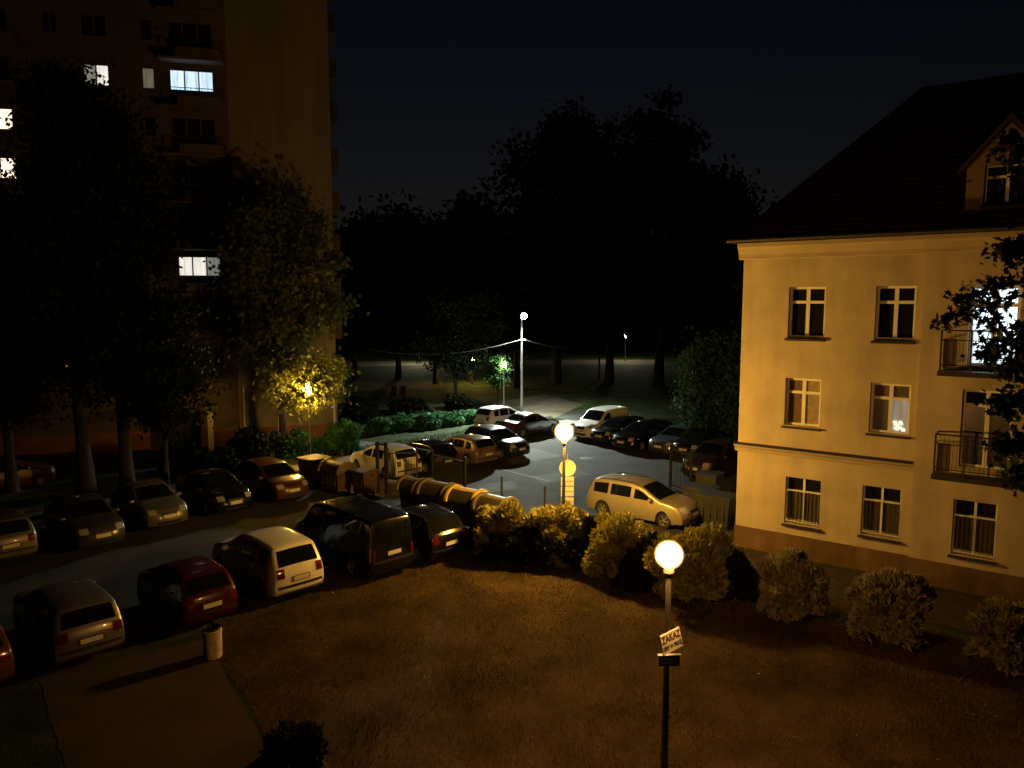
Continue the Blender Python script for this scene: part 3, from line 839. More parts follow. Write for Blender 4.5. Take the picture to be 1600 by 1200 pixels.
# white orchids on the lit window board
fb = MB(); a, c, b_, d = sc4(win_main['w2b'])
for i in range(16):
    x = (a+b_)/2+.14+rng.random()*.28; z = c+.13+abs(rng.normal())*.17
    r = .035+rng.random()*.02
    for k in range(5):
        t = k*1.2566+i
        fb.add([(x, .188, z), (x+r*math.cos(t-.5), .18, z+r*math.sin(t-.5)), (x+1.5*r*math.cos(t), .175, z+1.5*r*math.sin(t)), (x+r*math.cos(t+.5), .18, z+r*math.sin(t+.5))], [(0,1,2,3)], M['lit_petal'])
o = fb.build('window_flowers'); o.location = yb_root.location; o.rotation_euler = yb_root.rotation_euler
tag(o, 'pale glowing flowers standing inside the lit middle-floor window', 'flowers')
for zsl, zrl in ((6.02*s, 7.22*s), (3.20*s, 4.42*s)):
    t0, t1, dp = 5.72*s, 8.25*s, .62
    sb = MB(); sb.box((t0-.06, RZ-dp-.05, zsl-.02), (t1+.06, RZ-.002, zsl+.12), M['rail']); bal = sb.build('balcony', yb_root)
    rb = MB(); r = M['rail']; yy = RZ-dp
    for z in (zrl, zsl+.30, zrl-.28):
        for (pa, pb_) in (((t0,yy,z),(t1,yy,z)), ((t0,yy,z),(t0,RZ,z)), ((t1,yy,z),(t1,RZ,z))): rb.tube([pa, pb_], .026 if z == zrl else .016, r, 6)
    for x, y in ((t0,yy),(t1,yy),((t0+t1)/2,yy),(t0+.75,yy),(t1-.75,yy)): rb.box((x-.025,y-.025,zsl+.12),(x+.025,y+.025,zrl), r)
    rb.build('railing', bal)
    pb = MB()
    for k in range(1, 24):
        x = t0 + (t1-t0)*k/24; pb.tube([(x, yy, zsl+.12), (x, yy, zrl)], .006, r, 5)
    pb.build('baluster', bal)
    pb = MB(); pb.box((t0+.05, yy+.03, zsl+.2), (t0+.40, yy+.04, zrl-.25), M['rail_panel']); pb.build('balcony_panel', bal)
mb = MB(); mb.tube([(TR1-.15, RZ-.07, .1), (TR1-.15, RZ-.07, 9.3*s)], .05, M['gutter'], 8); mb.build('drainpipe', yb_root)

# ------------------------------------------------------------------ the tower block
hp = at(520, 690)
ang = math.atan2(.24, 1)
tb = thing('tower_block', 'tall concrete block of flats rising behind the trees, a few windows lit', 'building', (hp.x, hp.y, 0), ang)
mb = MB(); TW = -34*s; TT = .29*s; HT = 34*s
mb.box((-5.0*s, 0, 1.0*s), (TT, 12*s, HT), M['block_wall']); mb.build('wall', tb)
mb = MB(); mb.box((TW, -.02, 1.0*s), (-5.0*s-.002, 12*s, HT), M['block_front']); mb.build('balcony_front_wall', tb)
mb = MB(); mb.box((TW-.05, -.06, -.2), (TT+.04, 12*s, 1.0*s-.002), M['block_plinth']); mb.build('plinth', tb)
mb = MB()
for x in (-5.0*s, -10.0*s, -15.0*s, -20.0*s):
    mb.box((x-.04, -.035, 2.6*s), (x+.04, .02, HT-.01), M['block_panel'])
mb.build('panel_joint', tb)
def bwin(t0, z0, t1, z1, panes, door=False):
    fb = MB(); n = len(panes); w = (t1-t0)/n; fw = .06
    fb.box((t0, -.06, z0), (t1, -.021, z0+fw), M['block_frame']); fb.box((t0, -.06, z1-fw), (t1, -.021, z1), M['block_frame'])
    for i in range(n+1):
        x = t0+w*i; fb.box((x-fw*.6, -.061, z0+fw), (x+fw*.6, -.021, z1-fw), M['block_frame'])
    f = fb.build('window', tb)
    for i, m in enumerate(panes):
        pb = MB(); pb.box((t0+w*i+fw*.6, -.045, z0+fw), (t0+w*(i+1)-fw*.6, -.024, z1-fw), m); pb.build('pane', f)
lit = {(1, 0): ('lit_blue', 'lit_blue', 'lit_blue'), (5, 0): ('lit_white', 'lit_white', 'lit_lace'), (1, 2): ('lit_lace', 'lit_white'), (1, 1): ('lit_dim',),
       (2, 4): ('lit_warm', 'lit_warm'), (3, 4): ('lit_warm', 'lit_warm'), (4, 2): ('dark_pane', 'lit_blue'), (7, 3): ('lit_orange', 'lit_orange')}
cols = [(-7.77, -5.66, 3), (-9.1, -8.52, 1), (-11.85, -10.68, 2), (-13.6, -12.95, 2), (-16.6, -15.2, 2), (-19.5, -18.2, 2), (-22.5, -21.2, 2)]
for k in range(-4, 8):
    zt = (19.97 - 2.40*(k-1))*s
    if zt < 3.5: continue
    for ci, (a, b_, n) in enumerate(cols):
        pn = lit.get((k, ci)) or ('dark_pane',)*n
        bwin(a*s, zt-1.07*s, b_*s, zt, [M[q] for q in pn])
    # balcony in front of the wide window
    a, b_ = -8.2*s, -5.1*s
    zf = zt-1.98*s
    if zf > 3.0*s:
        bb = MB(); bb.box((a, -1.0, zf-.12), (b_, -.001, zf), M['block_panel']); bal = bb.build('balcony', tb)
        rb = MB()
        for z in (zf+.55, zf+.95): rb.tube([(a+.04, -.01, z), (a+.04, -.95, z), (b_-.04, -.95, z), (b_-.04, -.01, z)], .022, M['rail'], 5)
        for i in range(7): rb.tube([(a+.04+(b_-a-.08)*i/6, -.95, zf), (a+.04+(b_-a-.08)*i/6, -.95, zf+.95)], .014, M['rail'], 5)
        rb.build('railing', bal)
        pb = MB(); pb.box((a+.95, -.94, zf+.05), (b_-.06, -.92, zf+.52), M['block_panel']); pb.build('balcony_panel', bal)
    # end-wall balconies that show as bumps along the far edge
    bb = MB(); bb.box((TT+.001, .5, zf-.15), (TT+.42, 3.5, zf+.95), M['bin_dark']); bb.build('end_balcony', tb)
# porch
mb = MB(); mb.box((-10.2*s, -1.35, 2.10*s), (-6.0*s, -.07, 2.42*s), M['block_panel']); porch = mb.build('porch_roof', tb)
mb = MB(); mb.box((-6.5*s, -1.25, -.1), (-6.25*s, -1.0, 2.10*s-.002), M['cream']); mb.build('porch_pillar', tb)
for x in (-4.75*s, -2.9*s, .1*s):
    mb = MB(); mb.tube([(x, -.07, .2), (x, -.07, 3.35*s)], .07, M['cream'], 8); mb.build('drainpipe', tb)
mb = MB(); mb.box((-9.6*s, -.075, .05), (-7.0*s, -.062, 2.0*s), M['trim_black']); mb.build('entrance', tb)

# ------------------------------------------------------------------ lamps
def globe_lamp(label, px, ybase, yglobe, r=.26, gm='globe', pole=None, group='round globe lamps', led=False, rp=.06, core=None):
    p = at(px, ybase); zg = zpx(ybase, yglobe)
    root = thing('street_lamp', label, 'lamp', (p.x, p.y, 0), 0, group)
    pole = pole or M['pole_dark']
    b = MB(); b.lathe([(rp*1.9, 0), (rp*1.9, .25), (rp*1.25, .32), (rp, 1.0), (rp*.75, zg-r-.08), (rp*1.5, zg-r-.06), (rp*1.5, zg-r+.005)], pole, 14)
    b.build('pole', root, 40)
    g = MB(); prof = [(max(.0001, r*math.sin(math.pi*i/14)), zg - r*math.cos(math.pi*i/14)) for i in range(1, 15)]
    g.lathe([(r*.3, zg-r*.96)] + prof[1:], M['halo_shell'] if core else M[gm], 24); gl_ = g.build('globe', root, 180)  # around a core the outer globe carries the added yellow halo
    if core:
        g = MB(); g.lathe([(max(.0001, core*r*math.sin(math.pi*i/14)), zg - core*r*math.cos(math.pi*i/14)) for i in range(15)], M[gm], 24); g.build('lamp_core', gl_, 180)
    c = MB(); c.lathe([(r*.34, zg-r-.01), (r*.36, zg-r*.90)], pole, 16)
    c.build('fitting', root, 40)
    return root, p, zg
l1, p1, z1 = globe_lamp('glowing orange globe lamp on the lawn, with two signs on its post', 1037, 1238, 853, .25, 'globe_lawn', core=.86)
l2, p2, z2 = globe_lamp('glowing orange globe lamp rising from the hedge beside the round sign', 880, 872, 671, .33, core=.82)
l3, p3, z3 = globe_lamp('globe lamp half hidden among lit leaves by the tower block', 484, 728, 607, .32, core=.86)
globe_lamp('small distant yellow lamp seen through the park trees', 738, 600, 560, .26, 'globe_far', rp=.05)
globe_lamp('pale park lamp in the leaves of a small tree beside the tall street lamp', 787, 642, 570, .15, 'globe_park', rp=.05)
for lab, px, yb, yg in (('far twin-headed park lamp between the dark trees', 977, 564, 525), ('distant park lamp hidden behind the tree trunks', 655, 569, 536)):
    globe_lamp(lab, px, yb, yg, .22, 'globe_grove', rp=.06)
# the tall LED street lamp
p = at(815, 645)
hL = zpx(645, 493)
sl = thing('tall_street_lamp', 'tall slim street lamp with a cold white head over the far car park', 'lamp', (p.x, p.y, 0))
b = MB(); b.lathe([(.13, 0), (.13, .5), (.10, .55), (.085, 3), (.06, hL-.2), (.0, hL-.15)], M['pole_led'], 14); b.build('pole', sl, 40)
b = MB(); b.tube([(0, 0, hL-.35), (.05, -.25, hL-.05), (.12, -.6, hL+.05)], .035, M['pole_grey'], 8); b.build('arm', sl, 50)
mx = Matrix.Translation((.15, -.85, hL+.03)) @ Matrix.Rotation(math.radians(-32), 4, 'X')
b = MB(); b.box((-.16, -.36, 0), (.16, .36, .09), M['pole_grey'], mx); hdm = b.build('lamp_head', sl)
b = MB(); rows_ = [[mx @ Vector((.24*math.sin(math.pi*i/16)*math.cos(2*math.pi*j/16), .34*math.sin(math.pi*i/16)*math.sin(2*math.pi*j/16), -.002-.27*math.cos(math.pi*i/16))) for j in range(17)] for i in range(9)]
b.grid(rows_, M['led']); b.build('lens', hdm, 60)
ld = bpy.data.lights.new('lamp_light', 'SPOT'); ld.energy = LED_W; ld.color = (0.90, 1.0, 0.82); ld.spot_size = math.radians(124); ld.spot_blend = 1.0; ld.shadow_soft_size = .3
lo = bpy.data.objects.new('lamp_light', ld); COL.objects.link(lo); lo.parent = sl; lo.location = (.17, -1.0, hL-.26)
dirv = Vector((-1.2, -8.5, -8.5)); lo.rotation_euler = dirv.to_track_quat('-Z', 'Y').to_euler()
lp_ = bpy.data.lights.new('ground_fill', 'SPOT'); lp_.energy = 5200; lp_.spot_size = math.radians(146); lp_.spot_blend = .8; lp_.color = (0.92, 1.0, 0.82); lp_.shadow_soft_size = .2  # extra spot added to brighten the ground around the lamp foot
lo = bpy.data.objects.new('ground_fill', lp_); COL.objects.link(lo); lo.parent = sl; lo.location = (.17, -1.05, hL-.55)
# a band and insulator, and the cables
b = MB(); zc = zpx(645, 530); b.lathe([(.10, zc-.1), (.12, zc-.1), (.12, zc+.08), (.10, zc+.08)], M['pole_grey'], 12); b.box((.08, -.05, zc-.05), (.30, .05, zc+.05), M['pole_grey']); b.build('cable_clamp', sl)
def cable(label, a, b_, sag, r=.028):
    pts = []
    for i in range(25):
        t = i/24; q = a.lerp(b_, t); q.z -= sag*4*t*(1-t); pts.append(q)
    mb = MB(); mb.tube(pts, r, M['cable'], 6); o = mb.build('overhead_cable', None, 60); tag(o, label, 'cable')
top = Vector((p.x, p.y, zc))
k2 = at(936, 592); zpo = zpx(592, 538)
wp = thing('utility_pole', 'thin utility pole in the dark park holding a cable', 'pole', (k2.x, k2.y, 0))
b = MB(); b.lathe([(.11, 0), (.08, zpo), (.001, zpo+.02)], M['bark'], 10); b.build('pole', wp, 40)
b = MB(); b.box((-.5, -.04, zpo-.25), (.5, .04, zpo-.15), M['bark']); b.build('crossarm', wp)
cable('cable sagging from the tall lamp towards the utility pole', top + Vector((.2, 0, 0)), Vector((k2.x, k2.y, zpo-.1)), .5)
tl = at(600, 640); cable('long cable sagging from the tall lamp into the trees', top - Vector((.1, 0, 0)), Vector((tl.x-2, tl.y+4, zpx(640, 549))), .8)

# ------------------------------------------------------------------ signs
def text_mesh(nm, body, size, m, parent, loc, rot=(math.pi/2, 0, 0), align='CENTER'):
    cu = bpy.data.curves.new(nm, 'FONT'); cu.body = body; cu.size = size; cu.align_x = align; cu.align_y = 'CENTER'; cu.extrude = .002; cu.offset = .004
    tmp = bpy.data.objects.new(nm, cu); COL.objects.link(tmp)
    dg = bpy.context.evaluated_depsgraph_get()
    me = bpy.data.meshes.new_from_object(tmp.evaluated_get(dg))
    bpy.data.objects.remove(tmp)
    me.materials.clear(); me.materials.append(m)
    o = bpy.data.objects.new(nm, me); COL.objects.link(o); o.parent = parent; o.location = loc; o.rotation_euler = rot
    return o
zs1 = zpx(1238, 982)
sg = thing('prohibition_sign', 'tilted white sign reading ZAKAZ GRY W PIŁKĘ on the lawn lamp post', 'sign', (p1.x+.03, p1.y-.19, zs1), math.radians(44))
sg.rotation_euler = (math.radians(-16), 0, math.radians(44))
b = MB(); b.box((-.28, -.012, -.16), (.28, .012, .16), M['sign_white']); b.build('board', sg)
text_mesh('lettering', 'ZAKAZ', .16, M['sign_text'], sg, (.0, -.0135, .065)); text_mesh('lettering', 'GRY W PIŁKĘ', .088, M['sign_text'], sg, (0, -.0135, -.075))
zs2 = zpx(1238, 1017)
sg = thing('plaque', 'small dark plaque with a pale upper edge under the white lawn sign', 'sign', (p1.x+.02, p1.y-.03, zs2), math.radians(3))
b = MB(); b.box((-.18, -.075, -.10), (.18, -.055, .09), M['sign_dark']); b.build('board', sg)
b = MB(); b.box((-.20, -.10, .092), (.20, -.03, .108), M['sign_white']); b.box((-.15, -.082, -.045), (.15, -.0755, -.025), M['sign_white']); b.build('edging', sg)
b = MB()
for i in range(7):
    x = -.14+.04*i; b.box((x, -.079, .0+.006*(i % 2)), (x+.022, -.0755, .055), M['sign_white'])
b.build('worn_marking', sg)
ps = at(886, 818)
sg = thing('traffic_sign', 'round sign above four stacked plates, seen from behind next to the hedge lamp', 'sign', (ps.x, ps.y, 0), math.radians(4))
b = MB(); b.tube([(0, .03, 0), (0, .03, 2.55*s)], .03, M['pole_grey'], 10); b.build('post', sg, 50)
zc_ = zpx(818, 729)
b = MB(); b.lathe([(.001, -.012), (.31, -.012), (.325, -.02), (.33, 0), (.325, .012), (.001, .012)], M['sign_back'], 36, 'y', (0, -.01, zc_)); b.build('disc', sg, 30)
for yy0, yy1 in ((743, 757), (759, 774), (776, 790), (792, 812)):
    a_, c_ = zpx(818, yy1), zpx(818, yy0)
    b = MB(); b.box((-.25, -.02, a_), (.25, 0, c_), M['sign_back']); b.build('plate', sg)
    b = MB(); b.box((-.24, -.033, (a_+c_)/2-.015), (.24, -.021, (a_+c_)/2+.015), M['pole_grey']); b.build('bracket', sg)

# ------------------------------------------------------------------ fence, gate, containers
def fence(name, label, a, b_, h, pickets=True, step=.11):
    a, b_ = Vector(a), Vector(b_); d = b_-a; L = d.length
    root = thing(name, label, 'fence' if 'fence' in name else 'gate', (a.x, a.y, 0), math.atan2(d.y, d.x))
    for x in (0, L):
        b = MB(); b.box((x-.045, -.045, 0), (x+.045, .045, h+.12), M['iron']); b.build('post', root)
    b = MB()
    for z in (.15, h-.12): b.box((.046, -.02, z-.02), (L-.046, .02, z+.02), M['iron'])
    n = int(L/step)
    for i in range(1, n):
        x = L*i/n; b.box((x-.009, -.009, .06), (x+.009, .009, h), M['iron'])
    b.build('picket_panel', root)
    return root
g1, g2, g3, g4 = at(604, 772), at(676, 772), at(727, 786), at(737, 790)
fence('iron_fence', 'low iron picket fence in front of the white hatchback', g1 + V*.1, at(652, 770), 1.95)
fence('iron_fence', 'short iron picket fence behind the domed containers', g2, g3, 1.9)
fence('iron_gate', 'dark iron gate leaf by the yellow building corner', at(1047, 762), at(1079, 772), 1.9)
gt = thing('gate_frame', 'tall dark gate posts with a sliding beam, at the white hatchback', 'gate', (g1.x, g1.y, 0), math.atan2((g3-g1).y, (g3-g1).x))
for x in (-.45, .0):
    b = MB(); b.box((x-.06, -.06, 0), (x+.06, .06, 2.35), M['iron']); b.build('gate_post', gt)
b = MB(); b.box((-.45, -.05, 2.2), (.0, .05, 2.28), M['iron']); b.build('crossbar', gt)
b = MB(); b.box((.1, -.07, .52), (3.6, .07, .66), M['pole_grey']); b.build('sliding_beam', gt)
for lab, px, yb, yt in (('thin dark post on the asphalt behind the domed containers', 784, 790, 745), ('dark post behind the yellow topped hedge, left of the round sign', 851, 806, 760), ('slender dark post behind the containers by the pavement', 485, 742, 660 + 30)):
    q = at(px, yb); h_ = zpx(yb, yt)
    b = MB(); b.box((-.045, -.045, 0), (.045, .045, h_-.04), M['iron']); b.lathe([(.06, h_-.04), (.06, h_), (.0, h_+.04)], M['iron'], 8); o = b.build('post'); o.location = (q.x, q.y, 0)
    tag(o, lab, 'post')
def container(label, px, py, body, lid, rz, L=1.35, D_=1.05, h=1.0, group='waste containers', dome=True):
    p = at(px, py)
    root = thing('waste_container', label, 'container', (p.x, p.y, 0), rz, group)
    b = MB(); l0, d0 = L/2*.86, D_/2*.80; l1, d1 = L/2, D_/2
    zb_ = .16
    vs = [(-l0,-d0,zb_),(l0,-d0,zb_),(l0,d0,zb_),(-l0,d0,zb_),(-l1,-d1,h),(l1,-d1,h),(l1,d1,h),(-l1,d1,h)]
    b.add(vs, [(0,3,2,1),(4,5,6,7),(0,1,5,4),(1,2,6,5),(2,3,7,6),(3,0,4,7)], body)
    for k in range(4):
        x = -l0+.15+(2*l0-.3)*k/3; b.box((x-.03, -d1*.985-.0, zb_+.25), (x+.03, -d0*.9, h-.12), body)
    b.build('body', root)
    c = MB()
    if dome:
        n = 14
        def arc(x, k):
            t = math.pi*k/n
            return (x, -math.cos(t)*(d1+.03), h+.005+math.sin(t)*d1*.90)
        rows = [[arc(x, k) for k in range(n+1)] for x in (-l1-.03, l1+.03)]
        c.grid([r_[:6] for r_ in rows], body, flip=True); c.grid([r_[5:] for r_ in rows], lid, flip=True)  # lid front takes the dark body colour to stand in for shade
        for r_, fl in ((rows[0], 0), (rows[1], 1)):
            c.add(r_, [tuple(range(n+1)) if not fl else tuple(range(n, -1, -1))], lid)
        for x in (-l1-.045, l1+.045):
            def rim(dx, e): return [(x+dx, -math.cos(math.pi*k/n)*(d1+.03+e), h-.02+math.sin(math.pi*k/n)*(d1*.90+e)) for k in range(n+1)]
            c.grid([rim(-.05, 0), rim(-.05, .09), rim(.05, .09), rim(.05, 0)], lid, flip=True)
    else:
        c.box((-l1-.03, -d1-.03, h+.003), (l1+.03, d1+.03, h+.07), lid)
        c.box((-l1+.1, -d1-.07, h+.01), (l1-.1, -d1-.031, h+.05), lid)
    c.build('lid', root, 40)
    for x in (-l0+.08, l0-.08):
        for y in (-d0+.08, d0-.08):
            w = MB(); w.lathe([(.001, -.03), (.08, -.03), (.09, -.015), (.09, .015), (.08, .03), (.001, .03)], M['tyre'], 12, 'y', (x, y, .098)); w.build('wheel', root, 40)
    for sg_ in (-1, 1):
        w = MB(); w.tube([(sg_*(l1+.01), 0, h-.12), (sg_*(l1+.13), 0, h-.12)], .03, M['trim_black'], 8); w.build('lifting_arm', root)
    return root
ru = math.atan2(U.y, U.x)
rz1 = math.radians(-38)
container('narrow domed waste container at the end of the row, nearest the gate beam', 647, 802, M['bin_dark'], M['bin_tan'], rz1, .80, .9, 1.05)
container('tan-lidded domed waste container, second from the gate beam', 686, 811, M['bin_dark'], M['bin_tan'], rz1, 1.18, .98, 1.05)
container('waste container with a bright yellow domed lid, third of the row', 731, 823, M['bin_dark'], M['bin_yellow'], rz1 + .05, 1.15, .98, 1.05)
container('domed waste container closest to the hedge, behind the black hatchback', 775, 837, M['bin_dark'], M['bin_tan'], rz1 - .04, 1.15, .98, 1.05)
container('dark container with a flat lid, leftmost of the three by the brown hatchback', 492, 757, M['bin_dark'], M['bin_dark'], math.radians(45-90+8), 1.1, 1.1, 1.25, dome=False)
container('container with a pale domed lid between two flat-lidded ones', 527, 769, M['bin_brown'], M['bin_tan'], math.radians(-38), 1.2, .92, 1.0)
container('brown flat-lidded bin by the tall gate posts', 570, 774, M['bin_brown'], M['bin_brown'], math.radians(-38), .85, .85, 1.1, dome=False)
container('dark grey container against the corner of the yellow building', 1120, 822, M['bin_grey'], M['bin_grey'], math.radians(-37), 1.3, 1.0, 1.2, dome=False)
container('dark grey container in the shadow behind the estate car bonnet', 1094, 806, M['bin_grey'], M['bin_grey'], math.radians(-37), 1.2, 1.0, 1.15, dome=False)
container('small dark bin beyond the containers at the yellow building', 1108, 790, M['bin_grey'], M['bin_grey'], math.radians(-37), .9, .9, 1.35, dome=False)
# litter bin on the lawn edge
q = at(333, 1026)
lb = thing('litter_bin', 'round concrete litter bin at the corner of path and lawn', 'bin', (q.x, q.y, 0))
b = MB(); b.lathe([(.001, 0), (.20, 0), (.215, .05), (.225, .62), (.235, .68), (.20, .70), (.19, .60)], M['can_concrete'], 24); b.build('body', lb, 40)
b = MB(); b.lathe([(.19, .55), (.185, .745), (.205, .76), (.21, .73)], M['trim_black'], 20); b.lathe([(.001, .58), (.19, .58)], M['trim_black'], 16); b.build('liner', lb, 40)
for lab, px in (('dark park litter bin by the lit path, nearer the block', 616), ('dark park litter bin beside its twin under the tree', 630)):
    q = at(px, 617); b = MB(); b.lathe([(.001, 0), (.24, 0), (.28, .75), (.30, .80), (.26, .8), (.25, .7), (.0, .7)], M['bin_grey'], 16); o = b.build('litter_bin', None, 40); o.location = (q.x, q.y, 0); tag(o, lab, 'bin')

# ------------------------------------------------------------------ foliage
def quads_object(name, P, A, B, m, parent=None, shape='rhomb'):
    """many small leaf faces: centres P, half axes A (length) and B (width)"""
    n = len(P)
    if shape == 'rhomb':
        tpl = [(-1, 0), (0, -1), (1, 0), (0, 1)]
    elif shape == 'blade':
        tpl = [(-1, -1), (-1, 1), (1, 0)]
    else:   # maple: five lobes
        tpl = [(-1, 0), (-.35, -.35), (-.45, -1), (.15, -.42), (.55, -.75), (.45, -.3), (1.05, 0), (.45, .3), (.55, .75), (.15, .42), (-.45, 1), (-.35, .35)]
    k = len(tpl)
    vs = np.empty((n, k, 3), np.float32)
    for i, (a, b) in enumerate(tpl): vs[:, i] = P + A*a + B*b
    me = bpy.data.meshes.new(name)
    me.vertices.add(n*k); me.vertices.foreach_set('co', vs.ravel())
    me.loops.add(n*k); me.loops.foreach_set('vertex_index', np.arange(n*k, dtype=np.int32))
    me.polygons.add(n); me.polygons.foreach_set('loop_start', np.arange(0, n*k, k, dtype=np.int32))
    me.materials.append(m)
    me.update(calc_edges=True)
    o = bpy.data.objects.new(name, me); COL.objects.link(o)
    if parent is not None: o.parent = parent
    return o
def rand_dirs(n):
    v = rng.normal(size=(n, 3)); return v/np.linalg.norm(v, axis=1, keepdims=True)
def leaf_axes(n, size, droop=.3, ratio=.6):
    a = rand_dirs(n); a[:, 2] -= droop; a /= np.linalg.norm(a, axis=1, keepdims=True)
    b = np.cross(a, rand_dirs(n)); b /= np.linalg.norm(b, axis=1, keepdims=True)
    sz = size*(.6+.8*rng.random((n, 1)))
    return a*sz, b*sz*ratio
def tree(name, label, px, yb, ytop, rpx, m, crown_from=.28, nclump=70, per=130, leaf=.16, cl=.9, group=None, loc=None, height=None, rad=None, shape='rhomb', extra=(), trunk_r=None, lean=0.0, flat=1.0, cat='tree', conic=0.0):
    p = at(px, yb) if loc is None else Vector(loc)
    h = zpx(yb, ytop) if height is None else height
    R_ = rpx*mpp(yb) if rad is None else rad
    root = thing(name, label, cat, (p.x, p.y, 0), 0, group)
    tr = trunk_r or max(.06, h*.016)
    z0, z1 = h*crown_from, h*.97
    cs = []
    while len(cs) < nclump:
        v = rng.uniform(-1, 1, 3)
        l = np.linalg.norm(v)
        if l > 1 or l < .35: continue
        zf = (v[2]+1)/2
        rr = R_*(1-conic*zf)*(.85+.35*math.sin(3*math.atan2(v[1], v[0])+px))
        cs.append((v[0]*rr+lean*zf, v[1]*rr*flat, z0+(z1-z0)*zf))
    cs += [tuple(x) for x in extra]
    cs = np.array(cs)
    tb_ = MB()
    n = 7; tp = []
    for i in range(n+1):
        f = i/n; tp.append((lean*f*.6+math.sin(f*5+px)*.06*h*.1, math.cos(f*4+px)*.05*h*.1, h*.82*f))
    tb_.tube(tp, [tr*(1.35 if i == 0 else (1-.8*i/n)) for i in range(n+1)], M['bark'], 9)
    for k in range(0, len(cs), max(1, len(cs)//26)):
        c = cs[k]
        zst = max(z0*.8, min(h*.78, c[2]*.62)); f = zst/(h*.82)
        st = Vector(tp[min(n, int(f*n))]); st.z = zst
        e_ = Vector(c); mid = st.lerp(e_, .5); mid.z += .06*h*.3
        tb_.tube([st, mid, e_], [tr*.38, tr*.22, tr*.06], M['bark'], 5)
    tb_.build('trunk', root, 60)
    npl = np.full(len(cs), per)
    if len(extra): npl[-len(extra):] = per//4
    idx = np.repeat(np.arange(len(cs)), npl)
    sc_ = (cl*(.6+.8*rng.random(len(cs))))[idx][:, None]
    P = cs[idx] + rng.normal(size=(len(idx), 3))*sc_*np.array([.55, .55, .38])
    P[:, 2] = np.maximum(P[:, 2], .15)
    A, B = leaf_axes(len(P), leaf, ratio=.62 if shape == 'rhomb' else .9)
    quads_object('crown', P, A, B, m, root, shape)
    return root
gl = 'dark trees in front of the tower block'
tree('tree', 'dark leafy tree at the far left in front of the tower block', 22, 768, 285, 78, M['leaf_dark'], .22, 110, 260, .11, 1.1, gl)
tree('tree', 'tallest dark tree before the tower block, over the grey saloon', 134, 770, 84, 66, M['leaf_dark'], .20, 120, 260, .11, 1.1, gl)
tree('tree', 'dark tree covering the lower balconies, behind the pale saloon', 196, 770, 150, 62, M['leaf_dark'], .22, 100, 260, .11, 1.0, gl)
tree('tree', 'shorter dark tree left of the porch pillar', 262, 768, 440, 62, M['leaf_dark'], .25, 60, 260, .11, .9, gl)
q3 = at(441, 712); 
ex = []
for i in range(60):
    v = rand_dirs(1)[0]*rng.uniform(.75, 1.9)
    ex.append((p3.x-q3.x+v[0]*1.15, p3.y-q3.y+v[1], max(2.3, z3+.25+v[2]*.8)))
tree('maple_tree', 'spreading maple with leaves lit orange by the lamp inside its crown', 441, 712, 292, 82, M['leaf_maple'], .34, 130, 150, .15, .95, None, shape='maple', extra=ex, trunk_r=.22)
gf = 'tall dark trees beyond the park'
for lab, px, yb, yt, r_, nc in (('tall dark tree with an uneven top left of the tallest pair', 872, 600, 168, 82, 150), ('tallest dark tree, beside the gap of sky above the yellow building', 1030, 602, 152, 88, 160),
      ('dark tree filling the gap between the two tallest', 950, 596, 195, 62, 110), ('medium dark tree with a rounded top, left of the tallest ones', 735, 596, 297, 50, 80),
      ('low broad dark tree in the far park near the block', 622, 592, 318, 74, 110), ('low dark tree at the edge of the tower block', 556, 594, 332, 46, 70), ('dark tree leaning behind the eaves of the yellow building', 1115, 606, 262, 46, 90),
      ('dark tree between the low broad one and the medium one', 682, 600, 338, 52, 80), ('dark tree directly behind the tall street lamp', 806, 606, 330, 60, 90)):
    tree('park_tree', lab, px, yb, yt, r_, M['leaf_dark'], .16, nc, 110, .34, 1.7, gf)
tree('park_tree', 'small dark tree on the dim lawn left of the tall street lamp', 712, 632, 440, 62, M['leaf_park'], .26, 70, 190, .13, .95)
tree('young_tree', 'slim young tree with pale green lit leaves hiding a park lamp', 778, 640, 552, 17, M['leaf_green'], .30, 26, 90, .11, .45)
tree('park_tree', 'bushy green tree at the left flank of the yellow building', 1108, 700, 512, 52, M['leaf_green'], .05, 95, 170, .13, .75)
tree('park_tree', 'second green tree hard against the yellow building corner', 1165, 715, 530, 40, M['leaf_green'], .08, 50, 150, .13, .75)
# the maple overhanging from outside the picture, close to the camera
nt = Vector((9.6, 11.2, 0))
ex = []
def ray_pt(px, py, dist):
    cp, sp = math.cos(PITCH), math.sin(PITCH); a, b = (px-800)/FPX, -(py-600)/FPX
    return Vector((0, 0, H)) + Vector((a, cp+b*sp, -sp+b*cp))*dist
root = thing('maple_tree', 'near maple whose dark branches overhang the balconies from the picture edge', 'tree', (nt.x, nt.y, 0))
tw = MB(); tw.tube([(0, 0, 0), (.1, .05, 3), (-.05, .1, 6), (.1, 0, 9.5), (.0, .1, 13)], [.24, .2, .16, .1, .03], M['bark'], 10)
cl_ = []
bra = [((1600, 560), (1545, 480), (1470, 500), 10.2), ((1600, 440), (1545, 452), (1500, 470), 10.6), ((1610, 520), (1565, 540), (1540, 560), 10.4), ((1620, 300), (1590, 250), (1575, 215), 10.8), ((1620, 640), (1580, 620), (1560, 640), 10.5),
       ((1620, 400), (1590, 385), (1575, 395), 10.5), ((1620, 700), (1590, 690), (1570, 700), 10.8), ((1630, 760), (1605, 745), (1585, 735), 11.2), ((1620, 580), (1590, 560), (1572, 590), 10.9)]
